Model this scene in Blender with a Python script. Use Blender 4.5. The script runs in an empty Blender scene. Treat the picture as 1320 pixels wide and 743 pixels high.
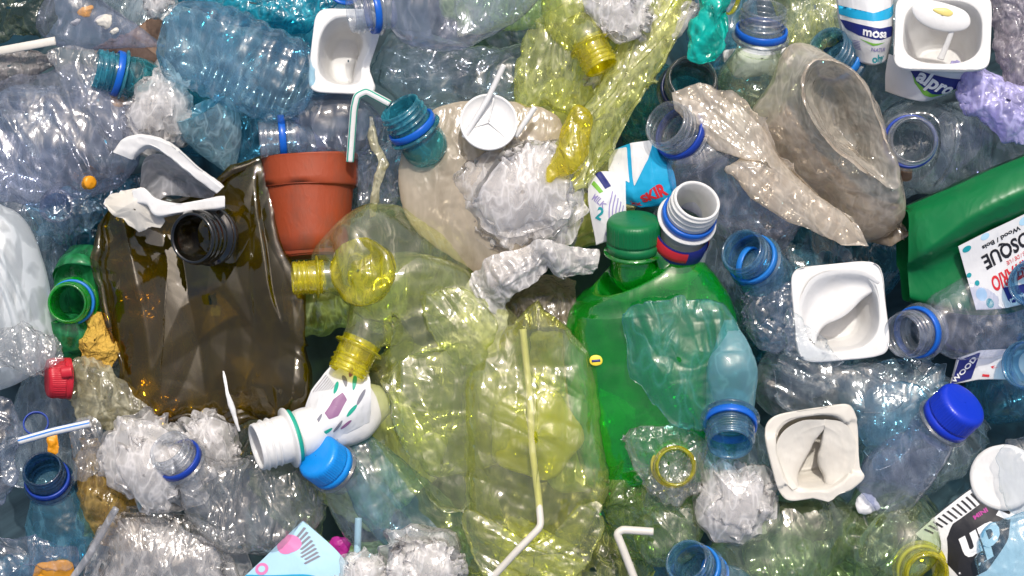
import bpy, math
import numpy as np

# ------------------------------------------------------------------ camera, sky, sun, exposure
S = 0.62 / 1320.0            # metres per photo pixel at height 0 of the heap
D = 1.20                     # camera height above the middle of the heap
sc = bpy.context.scene
C = sc.collection
cam = bpy.data.objects.new('camera', bpy.data.cameras.new('camera'))
C.objects.link(cam)
cam.location = (0, 0, D)
cam.data.sensor_width = 36
cam.data.lens = 36 * D / 0.62
cam.data.clip_start = 0.01
cam.data.clip_end = 50
sc.camera = cam
SUN_EL, SUN_AZ = math.radians(58), math.radians(8)      # azimuth from +Y (top of the picture) towards +X
w = bpy.data.worlds.new('World'); sc.world = w; w.use_nodes = True
nt = w.node_tree
sky = nt.nodes.new('ShaderNodeTexSky'); sky.sky_type = 'NISHITA'; sky.sun_disc = False
sky.sun_elevation = SUN_EL; sky.sun_rotation = SUN_AZ
sky.dust_density = 5.0; sky.ozone_density = 1.0
bg = nt.nodes['Background']; bg.inputs['Strength'].default_value = 0.15
nt.links.new(sky.outputs[0], bg.inputs['Color'])
sl = bpy.data.lights.new('sun', 'SUN'); sl.energy = 2.9; sl.angle = math.radians(1.5); sl.color = (1, .96, .9)
so = bpy.data.objects.new('sun', sl); C.objects.link(so)
so.rotation_euler = (-(math.pi / 2 - SUN_EL), 0, -SUN_AZ)
sc.view_settings.view_transform = 'Standard'; sc.view_settings.look = 'None'
sc.view_settings.exposure = -0.08; sc.view_settings.gamma = 1
sc.cycles.transparent_max_bounces = 24
sc.cycles.max_bounces = 5; sc.cycles.diffuse_bounces = 3; sc.cycles.glossy_bounces = 2
sc.cycles.transmission_bounces = 3
sc.cycles.caustics_reflective = False; sc.cycles.caustics_refractive = False
sc.cycles.sample_clamp_indirect = 4.0

# ------------------------------------------------------------------ noise
def hsh(i, seed):
    x = (i[..., 0].astype(np.int64) * 374761393 + i[..., 1].astype(np.int64) * 668265263
         + i[..., 2].astype(np.int64) * 2246822519 + seed * 3266489917) & 0xffffffff
    x = ((x ^ (x >> 15)) * 2246822519) & 0xffffffff
    x = ((x ^ (x >> 13)) * 3266489917) & 0xffffffff
    x = x ^ (x >> 16)
    return x / 2147483648.0 - 1.0

EYE = np.eye(3, dtype=np.int64)
def facet(P, seed):
    """piecewise-linear noise on tetrahedra: flat facets meeting in sharp creases"""
    i = np.floor(P).astype(np.int64); f = P - i
    o = np.argsort(-f, axis=-1); fs = np.take_along_axis(f, o, -1)
    c1 = i + EYE[o[..., 0]]; c2 = c1 + EYE[o[..., 1]]; c3 = i + 1
    return (hsh(i, seed) * (1 - fs[..., 0]) + hsh(c1, seed) * (fs[..., 0] - fs[..., 1])
            + hsh(c2, seed) * (fs[..., 1] - fs[..., 2]) + hsh(c3, seed) * fs[..., 2])

def smooth(P, seed):
    i = np.floor(P).astype(np.int64); f = P - i; f = f * f * (3 - 2 * f)
    v = 0
    for a in (0, 1):
        for b in (0, 1):
            for c in (0, 1):
                wt = (f[..., 0] if a else 1 - f[..., 0]) * (f[..., 1] if b else 1 - f[..., 1]) * (f[..., 2] if c else 1 - f[..., 2])
                v = v + wt * hsh(i + np.array([a, b, c]), seed)
    return v

def rot(seed):
    q, _ = np.linalg.qr(np.random.RandomState(seed % 100000 + 7).randn(3, 3))
    return q

def crease(P, wl, seed, octs=3, gain=.5, dirn=None):
    Q = P / wl
    Q = Q + .14 * smooth(Q * .9 + 31.7, seed + 91)[..., None]
    v, g = 0, 1.0
    for k in range(octs):
        R, sc_ = rot(seed + 13 * k), (1.15, .5, .85)
        if dirn is not None and k < 2:
            d = unit((dirn[0], dirn[1], 0)); R = np.array([[-d[1], d[0], 0], [d[0], d[1], 0], [0, 0, 1.]]).T; sc_ = (1.3, .28, .8)
        fv = facet((Q * 2.1 ** k) @ R * sc_ + 17.3 * k, seed + k)
        v = v + g * (fv if k == 0 else .28 - .9 * np.abs(fv))       # first octave: flat dents; the rest: sharp ridges
        g *= gain
    return v

def normals(G, cu):
    du = (np.roll(G, -1, 1) - np.roll(G, 1, 1)) if cu else np.gradient(G, axis=1)
    dv = np.gradient(G, axis=0)
    n = np.cross(du, dv)
    return n / (np.linalg.norm(n, axis=-1, keepdims=True) + 1e-9)

def crumple(G, amp, wl, seed, octs=3, gain=.42, wt=1.0, cu=False, vec=.5, dirn=None):
    """crush a grid: displacement along the normal plus a share sideways"""
    if not amp: return G
    wt = np.asarray(wt)
    if wt.ndim == 1: wt = wt[:, None]
    wt = wt[..., None] if wt.ndim else wt
    d = crease(G, wl, seed, octs, gain, dirn)[..., None] * normals(G, cu)
    if vec:
        d = d + vec * np.stack([crease(G, wl * 1.2, seed + 101 + 50 * k, octs, gain, dirn) for k in range(3)], -1)
    return G + amp * wt * d

# ------------------------------------------------------------------ curves and grids
def cr(pts, n, closed=False):
    p = np.asarray(pts, float)
    k = len(p)
    if k == 2 and not closed:
        t = np.linspace(0, 1, n).reshape((-1,) + (1,) * (p.ndim - 1))
        return p[0] * (1 - t) + p[1] * t
    if closed:
        t = np.arange(n) / n * k
        g = lambda j: p[j % k]
    else:
        t = np.linspace(0, k - 1, n)
        q = np.concatenate([[2 * p[0] - p[1]], p, [2 * p[-1] - p[-2]]])
        g = lambda j: q[np.clip(j + 1, 0, k + 1)]
    i = np.floor(t).astype(int)
    if not closed: i = np.minimum(i, k - 2)
    f = (t - i).reshape((-1,) + (1,) * (p.ndim - 1))
    a, b, c, d = g(i - 1), g(i), g(i + 1), g(i + 2)
    return .5 * (2 * b + (c - a) * f + (2 * a - 5 * b + 4 * c - d) * f ** 2 + (3 * b - a - 3 * c + d) * f ** 3)

def lin(pts, n, closed=False):
    p = np.asarray(pts, float)
    if closed: p = np.concatenate([p, p[:1]])
    L = np.concatenate([[0], np.cumsum(np.linalg.norm(np.diff(p, axis=0), axis=1))])
    t = np.linspace(0, L[-1], n + 1)[:-1] if closed else np.linspace(0, L[-1], n)
    return np.stack([np.interp(t, L, p[:, k]) for k in range(p.shape[1])], -1)

def arc(pts, n, closed=False, sharp=False):
    return lin(pts if sharp else cr(pts, max(n * 2, 40), closed), n, closed)

def patch(rows, nv, nu, closed=False, sharp=False, linv=False):
    R = np.stack([arc(np.asarray(r, float), nu, closed, sharp) for r in rows])
    if linv:
        t = np.linspace(0, len(R) - 1, nv); i = np.minimum(t.astype(int), len(R) - 2); f = (t - i)[:, None, None]
        return R[i] * (1 - f) + R[i + 1] * f
    return cr(R, nv)

def pillow(outline, z=0, h=20, hb=20, m=130, n=34, p=.55, sharp=False, jag=0, seed=0):
    o = np.asarray(outline, float)
    if o.shape[1] == 2: o = np.c_[o, np.full(len(o), float(z))]
    o = arc(o, m, True, sharp)
    c = o.mean(0)
    if jag:                                        # torn, nicked edge
        r_ = np.random.RandomState(seed + 3); kk = max(8, m // 6)
        a_ = np.interp(np.arange(m), np.sort(np.r_[0, r_.uniform(1, m - 1, kk), m]), np.r_[0, r_.uniform(-1, 1, kk), 0])
        dd = o - c; ja = jag * a_[:, None] * dd / (np.linalg.norm(dd, axis=1, keepdims=True) + 1e-6)
        ja[:, 2] += jag * 1.2 * np.roll(a_, 5)
    else: ja = np.zeros_like(o)
    r = np.sin(np.linspace(.02, 1, n) * math.pi / 2) ** .9
    fr = np.stack([c + (o - c) * k + ja * k ** 9 + np.array([0, 0, h * (1 - k * k) ** p]) for k in r])
    bk = np.stack([c + (o - c) * k + ja * k ** 9 - np.array([0, 0, hb * (1 - k * k) ** p]) for k in r[::-1][1:]])
    return np.concatenate([fr, bk])

def geo(G, cu=False, cv=False):
    nv, nu = G.shape[:2]
    idx = np.arange(nv * nu).reshape(nv, nu)
    a = idx if cu else idx[:, :-1]
    b = np.roll(idx, -1, 1) if cu else idx[:, 1:]
    if cv: a2, b2 = np.roll(a, -1, 0), np.roll(b, -1, 0)
    else: a, b, a2, b2 = a[:-1], b[:-1], a[1:], b[1:]
    return G.reshape(-1, 3), np.stack([a, b, b2, a2], -1).reshape(-1, 4)

def join(*gs):
    V, F, k = [], [], 0
    for v, f in gs:
        V.append(v); F.append(f + k); k += len(v)
    return np.concatenate(V), np.concatenate(F)

def unit(v):
    v = np.asarray(v, float); return v / (np.linalg.norm(v) + 1e-12)

def frame(a):
    a = unit(a)
    s = np.cross(a, [0, 0, 1.0])
    s = unit(s) if np.linalg.norm(s) > .05 else np.array([1.0, 0, 0])
    s = unit(s - a * s.dot(a))
    return s, np.cross(s, a), a

def lathe(o, axis, prof, n=56, mod=None, scale=1.0):
    """profile of (radius, depth behind the origin against the axis)"""
    s, u, a = frame(axis)
    prof = np.asarray(prof, float)
    th = np.arange(n) / n * 2 * math.pi
    r = prof[:, 0][:, None] * np.ones(n)[None]; d = prof[:, 1][:, None] * np.ones(n)[None]
    if mod is not None: r = r + mod(r, d, th[None] * np.ones(len(prof))[:, None])
    r, d = r * scale, d * scale
    return np.asarray(o, float) + r[..., None] * (np.cos(th)[None, :, None] * s + np.sin(th)[None, :, None] * u) - d[..., None] * a

def tube_grid(pts, r, n=10, nv=40, hollow=0.0, flat=1.0, sharp=True):
    P = np.asarray(pts, float)
    P = lin(P, nv) if sharp else cr(P, nv)
    k = np.array([1, 2, 3, 2, 1.]); k /= k.sum()
    if len(P) > 8:
        Q = np.pad(P, ((2, 2), (0, 0)), 'edge'); sm = sum(k[j] * Q[j:j + len(P)] for j in range(5)); sm[0], sm[-1] = P[0], P[-1]; P = sm
    t = np.gradient(P, axis=0); t /= np.linalg.norm(t, axis=1, keepdims=True) + 1e-9
    th = np.arange(n) / n * 2 * math.pi
    rr = np.broadcast_to(np.asarray(r, float), (nv,)) if np.ndim(r) == 0 else cr(np.asarray(r, float)[:, None], nv)[:, 0]
    rows = []
    for i in range(nv):
        s, u, a = frame(t[i])
        rows.append(P[i] + rr[i] * (np.cos(th)[:, None] * s + flat * np.sin(th)[:, None] * u))
    if hollow:
        def inner(i, j, sg):
            c = P[i]; lip = c + (rows[i] - c) * .78
            deep = lip + sg * t[i] * hollow
            return lip, deep, (deep.mean(0) + (deep - deep.mean(0)) * .05)
        l, d_, e = inner(0, 1, 1); l2, d2, e2 = inner(-1, -2, -1)
        rows = [e, d_, l] + rows + [l2, d2, e2]
    else:
        rows = [P[0] + (rows[0] - P[0]) * .05] + rows + [P[-1] + (rows[-1] - P[-1]) * .05]
    return np.stack(rows)

# ------------------------------------------------------------------ objects
def mesh(name, g, mat, a):
    V, F = g
    k = S * (D - a[2] * S) / D
    L = (V - np.asarray(a, float)) * np.array([k, -k, k])
    me = bpy.data.meshes.new(name)
    F = F[:, ::-1]
    me.vertices.add(len(L)); me.vertices.foreach_set('co', L.astype(np.float32).ravel())
    me.loops.add(F.size); me.loops.foreach_set('vertex_index', F.astype(np.int32).ravel())
    me.polygons.add(len(F))
    me.polygons.foreach_set('loop_start', np.arange(0, F.size, F.shape[1], dtype=np.int32))
    me.polygons.foreach_set('loop_total', np.full(len(F), F.shape[1], dtype=np.int32))
    me.polygons.foreach_set('use_smooth', np.ones(len(F), dtype=bool))
    me.update(calc_edges=True); me.validate()
    me.materials.append(mat)
    return me

def place(a):
    k = S * (D - a[2] * S) / D
    return ((a[0] - 660) * k, (371.5 - a[1]) * k, a[2] * S)

class Thing:
    def __init__(s, name, label, cat, a, group=None):
        s.a = tuple(float(v) for v in a)
        s.o = bpy.data.objects.new(name, None); s.o.empty_display_size = .01
        C.objects.link(s.o); s.o.location = place(s.a)
        s.o['label'] = label; s.o['category'] = cat
        if group: s.o['group'] = group
    def add(s, name, g, mat, parent=None, label=None):
        o = bpy.data.objects.new(name, mesh(name, g, mat, s.a)); C.objects.link(o)
        o.parent = parent or s.o
        if label: o['label'] = label
        return o

def single(name, label, cat, a, g, mat, group=None):
    a = tuple(float(v) for v in a)
    o = bpy.data.objects.new(name, mesh(name, g, mat, a)); C.objects.link(o)
    o.location = place(a); o['label'] = label; o['category'] = cat
    if group: o['group'] = group
    return o

# ------------------------------------------------------------------ materials
MATS = {}
def N(nt, t, **kw):
    n = nt.nodes.new(t)
    for k, v in kw.items():
        if k in n.inputs: n.inputs[k].default_value = v
        else: setattr(n, k, v)
    return n
def math_(nt, op, a, b=None, clamp=False):
    n = nt.nodes.new('ShaderNodeMath'); n.operation = op; n.use_clamp = clamp
    for k, v in ((0, a), (1, b)):
        if v is None: continue
        if isinstance(v, (int, float)): n.inputs[k].default_value = v
        else: nt.links.new(v, n.inputs[k])
    return n.outputs[0]

def bump_of(nt, strength, scale, fine=1.0, stretch=(1, .5, 1), rt=(.3, .5, .7), rk=9.0):
    """crinkle: soft dents plus long thin crease lines"""
    tc = N(nt, 'ShaderNodeTexCoord'); L = nt.links
    mp = N(nt, 'ShaderNodeMapping'); mp.inputs['Scale'].default_value = stretch
    mp.inputs['Rotation'].default_value = rt
    L.new(tc.outputs['Object'], mp.inputs[0])
    n = N(nt, 'ShaderNodeTexNoise', Scale=scale, Detail=2.5, Roughness=.5, Distortion=.4)
    L.new(mp.outputs[0], n.inputs['Vector'])
    rd = math_(nt, 'SUBTRACT', 1.0, math_(nt, 'MULTIPLY', math_(nt, 'ABSOLUTE', math_(nt, 'SUBTRACT', n.outputs['Fac'], .5)), rk), clamp=True)
    h = math_(nt, 'ADD', math_(nt, 'MULTIPLY', rd, .35), n.outputs['Fac'])
    b = N(nt, 'ShaderNodeBump', Strength=strength, Distance=.45 / scale)
    L.new(h, b.inputs['Height'])
    return b.outputs[0], rd, mp.outputs[0]

def film(name, tint, cloud=.15, ccol=None, rough=.12, bump=.35, scale=170, spec=1.0, haze=.7, stretch=(1, .45, 1), edge=1.0, dirt=0.0, dcol=(.25, .16, .08), front=.5, rk=9.0):
    """thin plastic wall: tinted see-through sheet + milky share (stress whitening and painted reflection streaks along creases) + clear coat"""
    if name in MATS: return MATS[name]
    m = bpy.data.materials.new(name); m.use_nodes = True; MATS[name] = m
    nt = m.node_tree; nt.nodes.clear(); L = nt.links
    ccol = ccol or tint
    k = len(MATS)
    bn, rd, vec = bump_of(nt, bump, scale, stretch=stretch, rt=(.3 + k, .5 + 2.3 * k, .7 + 1.7 * k), rk=rk)
    lw = N(nt, 'ShaderNodeLayerWeight', Blend=.5); L.new(bn, lw.inputs['Normal'])
    fac = lw.outputs['Facing']
    f2 = math_(nt, 'MULTIPLY', fac, fac)
    # longer way through the wall at a slant: deeper tint
    tr = N(nt, 'ShaderNodeBsdfTransparent')
    mc = N(nt, 'ShaderNodeMix', data_type='RGBA')
    mc.inputs['A'].default_value = (*tint, 1); mc.inputs['B'].default_value = (*[t ** 2.2 * .95 for t in tint], 1)
    L.new(math_(nt, 'MULTIPLY', f2, edge), mc.inputs['Factor']); L.new(mc.outputs['Result'], tr.inputs['Color'])
    df = N(nt, 'ShaderNodeBsdfDiffuse'); tl = N(nt, 'ShaderNodeBsdfTranslucent')
    if dirt:
        nz = N(nt, 'ShaderNodeTexNoise', Scale=38.0, Detail=5.0, Roughness=.65); L.new(vec, nz.inputs['Vector'])
        rp = N(nt, 'ShaderNodeValToRGB'); rp.color_ramp.elements[0].position = .5; rp.color_ramp.elements[1].position = .72
        L.new(nz.outputs['Fac'], rp.inputs[0])
        md = N(nt, 'ShaderNodeMix', data_type='RGBA'); md.inputs['A'].default_value = (*ccol, 1); md.inputs['B'].default_value = (*dcol, 1)
        L.new(math_(nt, 'MULTIPLY', rp.outputs[0], dirt), md.inputs['Factor'])
        for q in (df, tl): L.new(md.outputs['Result'], q.inputs['Color'])
    else:
        for q in (df, tl): q.inputs['Color'].default_value = (*ccol, 1)
    ml = N(nt, 'ShaderNodeMixShader', Fac=front); L.new(df.outputs[0], ml.inputs[1]); L.new(tl.outputs[0], ml.inputs[2])
    # milky share: creases, slanting walls; bright reflection streaks put into it too
    r2 = math_(nt, 'MULTIPLY', rd, rd)
    cl = math_(nt, 'ADD', math_(nt, 'MULTIPLY', r2, cloud * 1.9 * haze), math_(nt, 'MULTIPLY', f2, cloud * 1.3))
    cl = math_(nt, 'ADD', cl, cloud * (1 - .5 * haze), clamp=True)
    mA = N(nt, 'ShaderNodeMixShader'); L.new(cl, mA.inputs[0]); L.new(tr.outputs[0], mA.inputs[1]); L.new(ml.outputs[0], mA.inputs[2])
    gl = N(nt, 'ShaderNodeBsdfGlossy', Roughness=rough); gl.distribution = 'GGX'; L.new(bn, gl.inputs['Normal'])
    fr = math_(nt, 'MULTIPLY', math_(nt, 'ADD', math_(nt, 'MULTIPLY', math_(nt, 'MULTIPLY', f2, f2), .75), .07), spec, clamp=True)
    mB = N(nt, 'ShaderNodeMixShader'); L.new(fr, mB.inputs[0]); L.new(mA.outputs[0], mB.inputs[1]); L.new(gl.outputs[0], mB.inputs[2])
    out = N(nt, 'ShaderNodeOutputMaterial'); L.new(mB.outputs[0], out.inputs[0])
    return m

def solid(name, col, rough=.35, bump=.08, scale=120, dirt=.25, dcol=None, trans=.12, spec=.5):
    """opaque plastic or card with faint scuffs"""
    if name in MATS: return MATS[name]
    m = bpy.data.materials.new(name); m.use_nodes = True; MATS[name] = m
    nt = m.node_tree; L = nt.links
    p = nt.nodes['Principled BSDF']
    bn, h, vec = bump_of(nt, bump, scale)
    n1 = N(nt, 'ShaderNodeTexNoise', Scale=45.0, Detail=4.0, Roughness=.68); L.new(vec, n1.inputs['Vector'])
    rp = N(nt, 'ShaderNodeValToRGB'); rp.color_ramp.elements[0].position = .45; rp.color_ramp.elements[1].position = .75
    L.new(n1.outputs['Fac'], rp.inputs[0])
    mx = N(nt, 'ShaderNodeMix', data_type='RGBA'); mx.inputs['A'].default_value = (*col, 1)
    dcol = dcol or tuple(c * .6 for c in col); mx.inputs['B'].default_value = (*dcol, 1)
    L.new(math_(nt, 'MULTIPLY', rp.outputs[0], dirt), mx.inputs['Factor'])
    L.new(mx.outputs['Result'], p.inputs['Base Color']); L.new(bn, p.inputs['Normal'])
    p.inputs['Specular IOR Level'].default_value = spec
    L.new(math_(nt, 'ADD', math_(nt, 'MULTIPLY', n1.outputs['Fac'], .25), rough - .12), p.inputs['Roughness'])
    if trans:
        out = nt.nodes['Material Output']
        tl = N(nt, 'ShaderNodeBsdfTranslucent'); L.new(mx.outputs['Result'], tl.inputs['Color'])
        ms = N(nt, 'ShaderNodeMixShader', Fac=trans); L.new(p.outputs[0], ms.inputs[1]); L.new(tl.outputs[0], ms.inputs[2])
        L.new(ms.outputs[0], out.inputs[0])
    return m

# ------------------------------------------------------------------ bottle, cup, straw, cap builders
def thread(r, d, th):
    on = np.clip((d - .12) / .08, 0, 1) * np.clip((.86 - d) / .08, 0, 1)
    out = (r > .88) * (r < .98)
    return out * on * .085 * np.clip(np.cos(2 * math.pi * (d / .27) + th), 0, 1) ** 2

NECK = ([(.79, 1.75), (.79, 1.2), (.80, .6), (.81, .1), (.84, .01), (.89, .0), (.93, .03), (.935, .1)]
        + [(.93, .12 + .76 * k / 26) for k in range(27)] + [(.95, .92), (.95, 1.22), (.96, 1.3), (1.2, 1.33), (1.22, 1.38), (1.2, 1.43), (.97, 1.46), (.95, 1.6), (.96, 1.75)])
RING = [(.97, .96), (1.06, .94), (1.10, .97), (1.105, 1.1), (1.10, 1.25), (1.06, 1.28), (.97, 1.26)]
CAP = [(.02, -.06), (.5, -.06), (.86, -.055), (.98, -.02), (1.055, .06), (1.085, .16)] + [(1.09, .16 + .7 * k / 8) for k in range(1, 9)] + [(1.06, .88), (1.06, .93), (1.1, .95), (1.105, 1.2), (1.06, 1.24), (.96, 1.24)]
def knurl(r, d, th):
    return ((d > .1) & (d < .87) & (r > 1.0)) * 0.011 * np.sign(np.cos(th * 60))

def mod_neck(squash):
    return thread

def body_rows(stations, start=None, nu=96, ell=2.3):
    st = [list(map(float, s)) for s in stations]
    return st

def body_grid(st, s0=None, nv=90, nu=90, ribs=None, ell=2.2, end=True):
    st = np.asarray(st, float)
    Q = cr(st, nv)
    P = Q[:, :3]; W = np.maximum(Q[:, 3], .5); H = np.maximum(Q[:, 4], .5)
    t = np.gradient(P, axis=0); t /= np.linalg.norm(t, axis=1, keepdims=True) + 1e-9
    # parallel transport, starting where the axis lies most in the picture plane
    k0 = int(np.argmin(np.abs(t[:, 2])))
    sv = np.zeros((nv, 3)); sv[k0] = frame(t[k0])[0]
    for rng, stp in ((range(k0 + 1, nv), -1), (range(k0 - 1, -1, -1), 1)):
        for i in rng:
            v = sv[i + stp]; v = v - t[i] * v.dot(t[i]); sv[i] = unit(v)
    uv = np.cross(sv, t)
    th = np.arange(nu) / nu * 2 * math.pi
    c, s_ = np.cos(th), np.sin(th)
    cx = np.sign(c) * np.abs(c) ** (2 / ell); sx = np.sign(s_) * np.abs(s_) ** (2 / ell)
    rr = np.ones(nv)
    if ribs:
        tt = np.linspace(0, 1, nv)
        rr = 1 + ribs[0] * np.cos(2 * math.pi * ribs[1] * tt) * np.clip((tt - .3) / .1, 0, 1)
    G = P[:, None] + (W * rr)[:, None, None] * cx[None, :, None] * sv[:, None] + (H * rr)[:, None, None] * sx[None, :, None] * uv[:, None]
    if end:
        c1, c0 = P[-1], G[-1]
        tl = t[-1]
        G = np.concatenate([G, (c1 + (c0 - c1) * .9 + tl * W[-1] * .08)[None], (c1 + (c0 - c1) * .6 + tl * W[-1] * .06)[None],
                            (c1 + (c0 - c1) * .3 - tl * W[-1] * .12)[None], (c1 + (c0 - c1) * .02 - tl * W[-1] * .2)[None]])
    return G

def bottle(label, mouth, axis, r, st, mat, neckmat=None, ring=None, cap=None, crush=(10, 45), seed=1, ribs=None, ell=2.2, group=None,
           name='bottle', cat='bottle', nv=90, nu=90, octs=3, gain=.42, dirn=None):
    m = np.asarray(mouth, float); a = unit(axis)
    T = Thing(name, label, cat, m, group)
    nb = m - a * r * 1.72
    s0 = [[*(nb), r * .95, r * .95], [*(nb - a * r * .35), r * 1.0, r * 1.0]]
    G = body_grid(s0 + [list(s) for s in st], nv=nv, nu=nu, ribs=ribs, ell=ell)
    d = np.linalg.norm(G.mean(1) - nb, axis=1)
    wt = np.clip((d - r * .35) / (r * 1.6), 0, 1)
    G = crumple(G, crush[0], crush[1], seed, octs, gain, wt, True, .45, dirn)
    body = T.add('body', geo(G, True), mat)
    n_ = T.add('neck', geo(lathe(m, a, NECK, 60, thread, r), True), neckmat or mat)
    if ring: T.add('tamper_ring', geo(lathe(m, a, RING, 60, None, r), True, True), ring, n_)
    if cap: T.add('cap', geo(lathe(m, a, CAP, 240, knurl, r), True), cap)
    T.G = G
    return T

def crushed(label, st, mat, crush=(12, 50), seed=1, ribs=None, ell=2.3, group=None, name='crushed_bottle', cat='bottle', nv=90, nu=90, octs=3, gain=.42, dirn=None):
    st = np.asarray(st, float)
    G = body_grid(st, nv=nv, nu=nu, ribs=ribs, ell=ell)
    c0 = G[0].mean(0)
    G = np.concatenate([(c0 + (G[0] - c0) * .03)[None], (c0 + (G[0] - c0) * .6)[None], G])
    G = crumple(G, crush[0], crush[1], seed, octs, gain, 1.0, True, .5, dirn)
    c = st[len(st) // 2, :3]
    return single(name, label, cat, c, geo(G, True), mat, group)

def bag(label, outline, z, h, hb, mat, crush=(10, 40), seed=1, name='plastic_bag', cat='bag', octs=3, gain=.45, group=None, m=190, n=52, p=.8, vec=.8, sharp=True, jag=4.0, second=None, back=None, dirn=None):
    if name == 'plastic_scrap': jag = .5
    if m < 190 and m > 100: m = 190
    G = pillow(outline, z, h, hb, m, n, p, False if len(outline) < 7 else sharp, jag, seed)
    if back is None: back = mat in (WRAP, BEI, BEIL, TURQ, PURP) or mat.name.endswith('wrap') or not mat.name.endswith(('film', 'pet', 'wrap', 'clear'))
    if not back: G = G[:n + 8]
    if second: G = crumple(G, second[0], second[1], seed + 500, 1, .5, 1.0, True, .5)
    G = crumple(G, crush[0], crush[1], seed, octs, gain, 1.0, True, vec, dirn)
    o = np.asarray(outline, float)
    a = (o[:, 0].mean(), o[:, 1].mean(), z)
    return single(name, label, cat, a, geo(G, True), mat, group)

def wad(label, outline, z, h, mat, crush=(9, 40), seed=1, layers=4, group=None, name='film_wad', cat='bag', dirn=None):
    """a bundle of one thin film folded over itself: several crumpled leaves in one mesh"""
    r_ = np.random.RandomState(seed); o = np.asarray(outline, float); c = o.mean(0); gs = []
    for q in range(layers):
        a = r_.uniform(-.5, .5) * (q > 0); k = 1 - .13 * q * r_.uniform(.6, 1.2)
        d = (o - c) @ np.array([[math.cos(a), -math.sin(a)], [math.sin(a), math.cos(a)]]) * k + r_.uniform(-1, 1, 2) * 7 * (q > 0)
        G = pillow(c + d, z + q * h * .26, h * .8 * (1 - .15 * q), 6, 220, 66, 1.3, True, 8, seed + 9 * q)[:70]
        th = r_.uniform(0, 3.14)
        dn = dirn if dirn is not None and q % 2 == 0 else (math.cos(th), math.sin(th))
        G = crumple(G, crush[0] * 1.15, crush[1] * 1.7, seed + 31 * q, 3, .30, 1.0, True, .8, dn)
        gs.append(geo(G, True))
    return single(name, label, cat, (c[0], c[1], z), join(*gs), mat, group)

def superell(n, a, b, e):
    th = np.arange(n) / n * 2 * math.pi + math.pi / n
    c, s = np.cos(th), np.sin(th)
    return np.stack([a * np.sign(c) * np.abs(c) ** (2 / e), b * np.sign(s) * np.abs(s) ** (2 / e)], -1)

def cup(label, c, half, rotdeg, axis, depth, mat, deform=None, seed=1, open_=.8, e_in=2.6, e_out=7, taper=.72, crush=(1.2, 30), halfy=None, name='yogurt_cup', tilt_sq=1.0):
    """square-rimmed pot: flange, round opening, wall, floor; axis points out of the mouth"""
    n = 120
    hy = halfy or half
    def ring(k, e, d): 
        q = superell(n, half * k, hy * k, e); return np.c_[q, np.full(n, -d)]
    rows = [ring(.03, 2, depth), ring(taper * open_ * .9, 2.6, depth), ring(taper * open_ + .02, 2.8, depth - 5), ring(open_ * .9, e_in, depth * .5), ring(open_ + .015, e_in, 3.0),
            ring(.985, e_out, 2.4), ring(.998, e_out, 4.2), ring(1.0, e_out, 4.0), ring(1.0, e_out, .8), ring(.99, e_out, 0), ring(open_ + .03, e_in, 0), ring(open_, e_in, 1.2), ring(open_ * .97, e_in, 6),
            ring(open_ * .88, e_in, depth * .5), ring(taper * open_ - .02, 2.8, depth - 9), ring(taper * open_ * .88, 2.6, depth - 4), ring(.03, 2, depth - 3)]
    G = []
    for i in range(len(rows) - 1):
        for t in np.linspace(0, 1, 7)[:-1]: G.append(rows[i] * (1 - t) + rows[i + 1] * t)
    G.append(rows[-1]); G = np.stack(G)
    if deform is not None: G = deform(G)
    G = crumple(G, crush[0], crush[1], seed, 2, .5, 1.0, True, .3)
    s, u, a = frame(axis)
    u = -u if u[1] < 0 else u
    if abs(a[2]) > .5:                       # facing the camera: keep picture axes
        s = unit(np.array([1., 0, 0]) - a * a[0]); u = np.cross(a, s); u = u if u[1] > 0 else -u
    cr_, sr = math.cos(math.radians(rotdeg)), math.sin(math.radians(rotdeg))
    s2, u2 = s * cr_ + u * sr, -s * sr + u * cr_
    W = np.asarray(c, float) + G[..., 0:1] * s2 + G[..., 1:2] * u2 + G[..., 2:3] * a
    T = Thing(name, label, 'cup', c)
    return T, geo(W, True), (s2, u2, a)

def straw(label, pts, r, mat, stripe=None, seed=1, nv=60, name='drinking_straw', cat='straw', hollow=10, sharp=True, ang=(0.55, 0.8)):
    G = tube_grid(pts, r, 16, nv, hollow, sharp=sharp)
    p = np.asarray(pts, float)
    T = Thing(name, label, cat, p[len(p) // 2])
    T.add('tube', geo(G, True), mat)
    if stripe:
        body = G[3:-3]; c = body.mean(1, keepdims=True)
        H = c + (body - c) * 1.04
        for lo in ang:
            j = int(lo * 16)
            T.add('stripe', geo(H[:, [j % 16, (j + 1) % 16]]), stripe)
    return T

# lettering: text outline laid on a surface
def text_mesh(txt, bold=.02, extr=0.0):
    cu = bpy.data.curves.new('lettering', 'FONT'); cu.body = txt; cu.size = 1; cu.offset = bold; cu.resolution_u = 3
    cu.align_x = 'CENTER'; cu.align_y = 'CENTER'
    o = bpy.data.objects.new('lettering', cu); C.objects.link(o)
    dg = bpy.context.evaluated_depsgraph_get(); dg.update()
    me = bpy.data.meshes.new_from_object(o.evaluated_get(dg))
    bpy.data.objects.remove(o); bpy.data.curves.remove(cu)
    import bmesh
    bm = bmesh.new(); bm.from_mesh(me); bpy.data.meshes.remove(me)
    bmesh.ops.triangulate(bm, faces=bm.faces)
    bmesh.ops.subdivide_edges(bm, edges=[e for e in bm.edges if e.calc_length() > .3], cuts=1, use_grid_fill=False)
    bmesh.ops.triangulate(bm, faces=bm.faces)
    V = np.array([v.co[:2] for v in bm.verts]); F = np.array([[v.index for v in f.verts] for f in bm.faces])
    bm.free()
    return V, F

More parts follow.
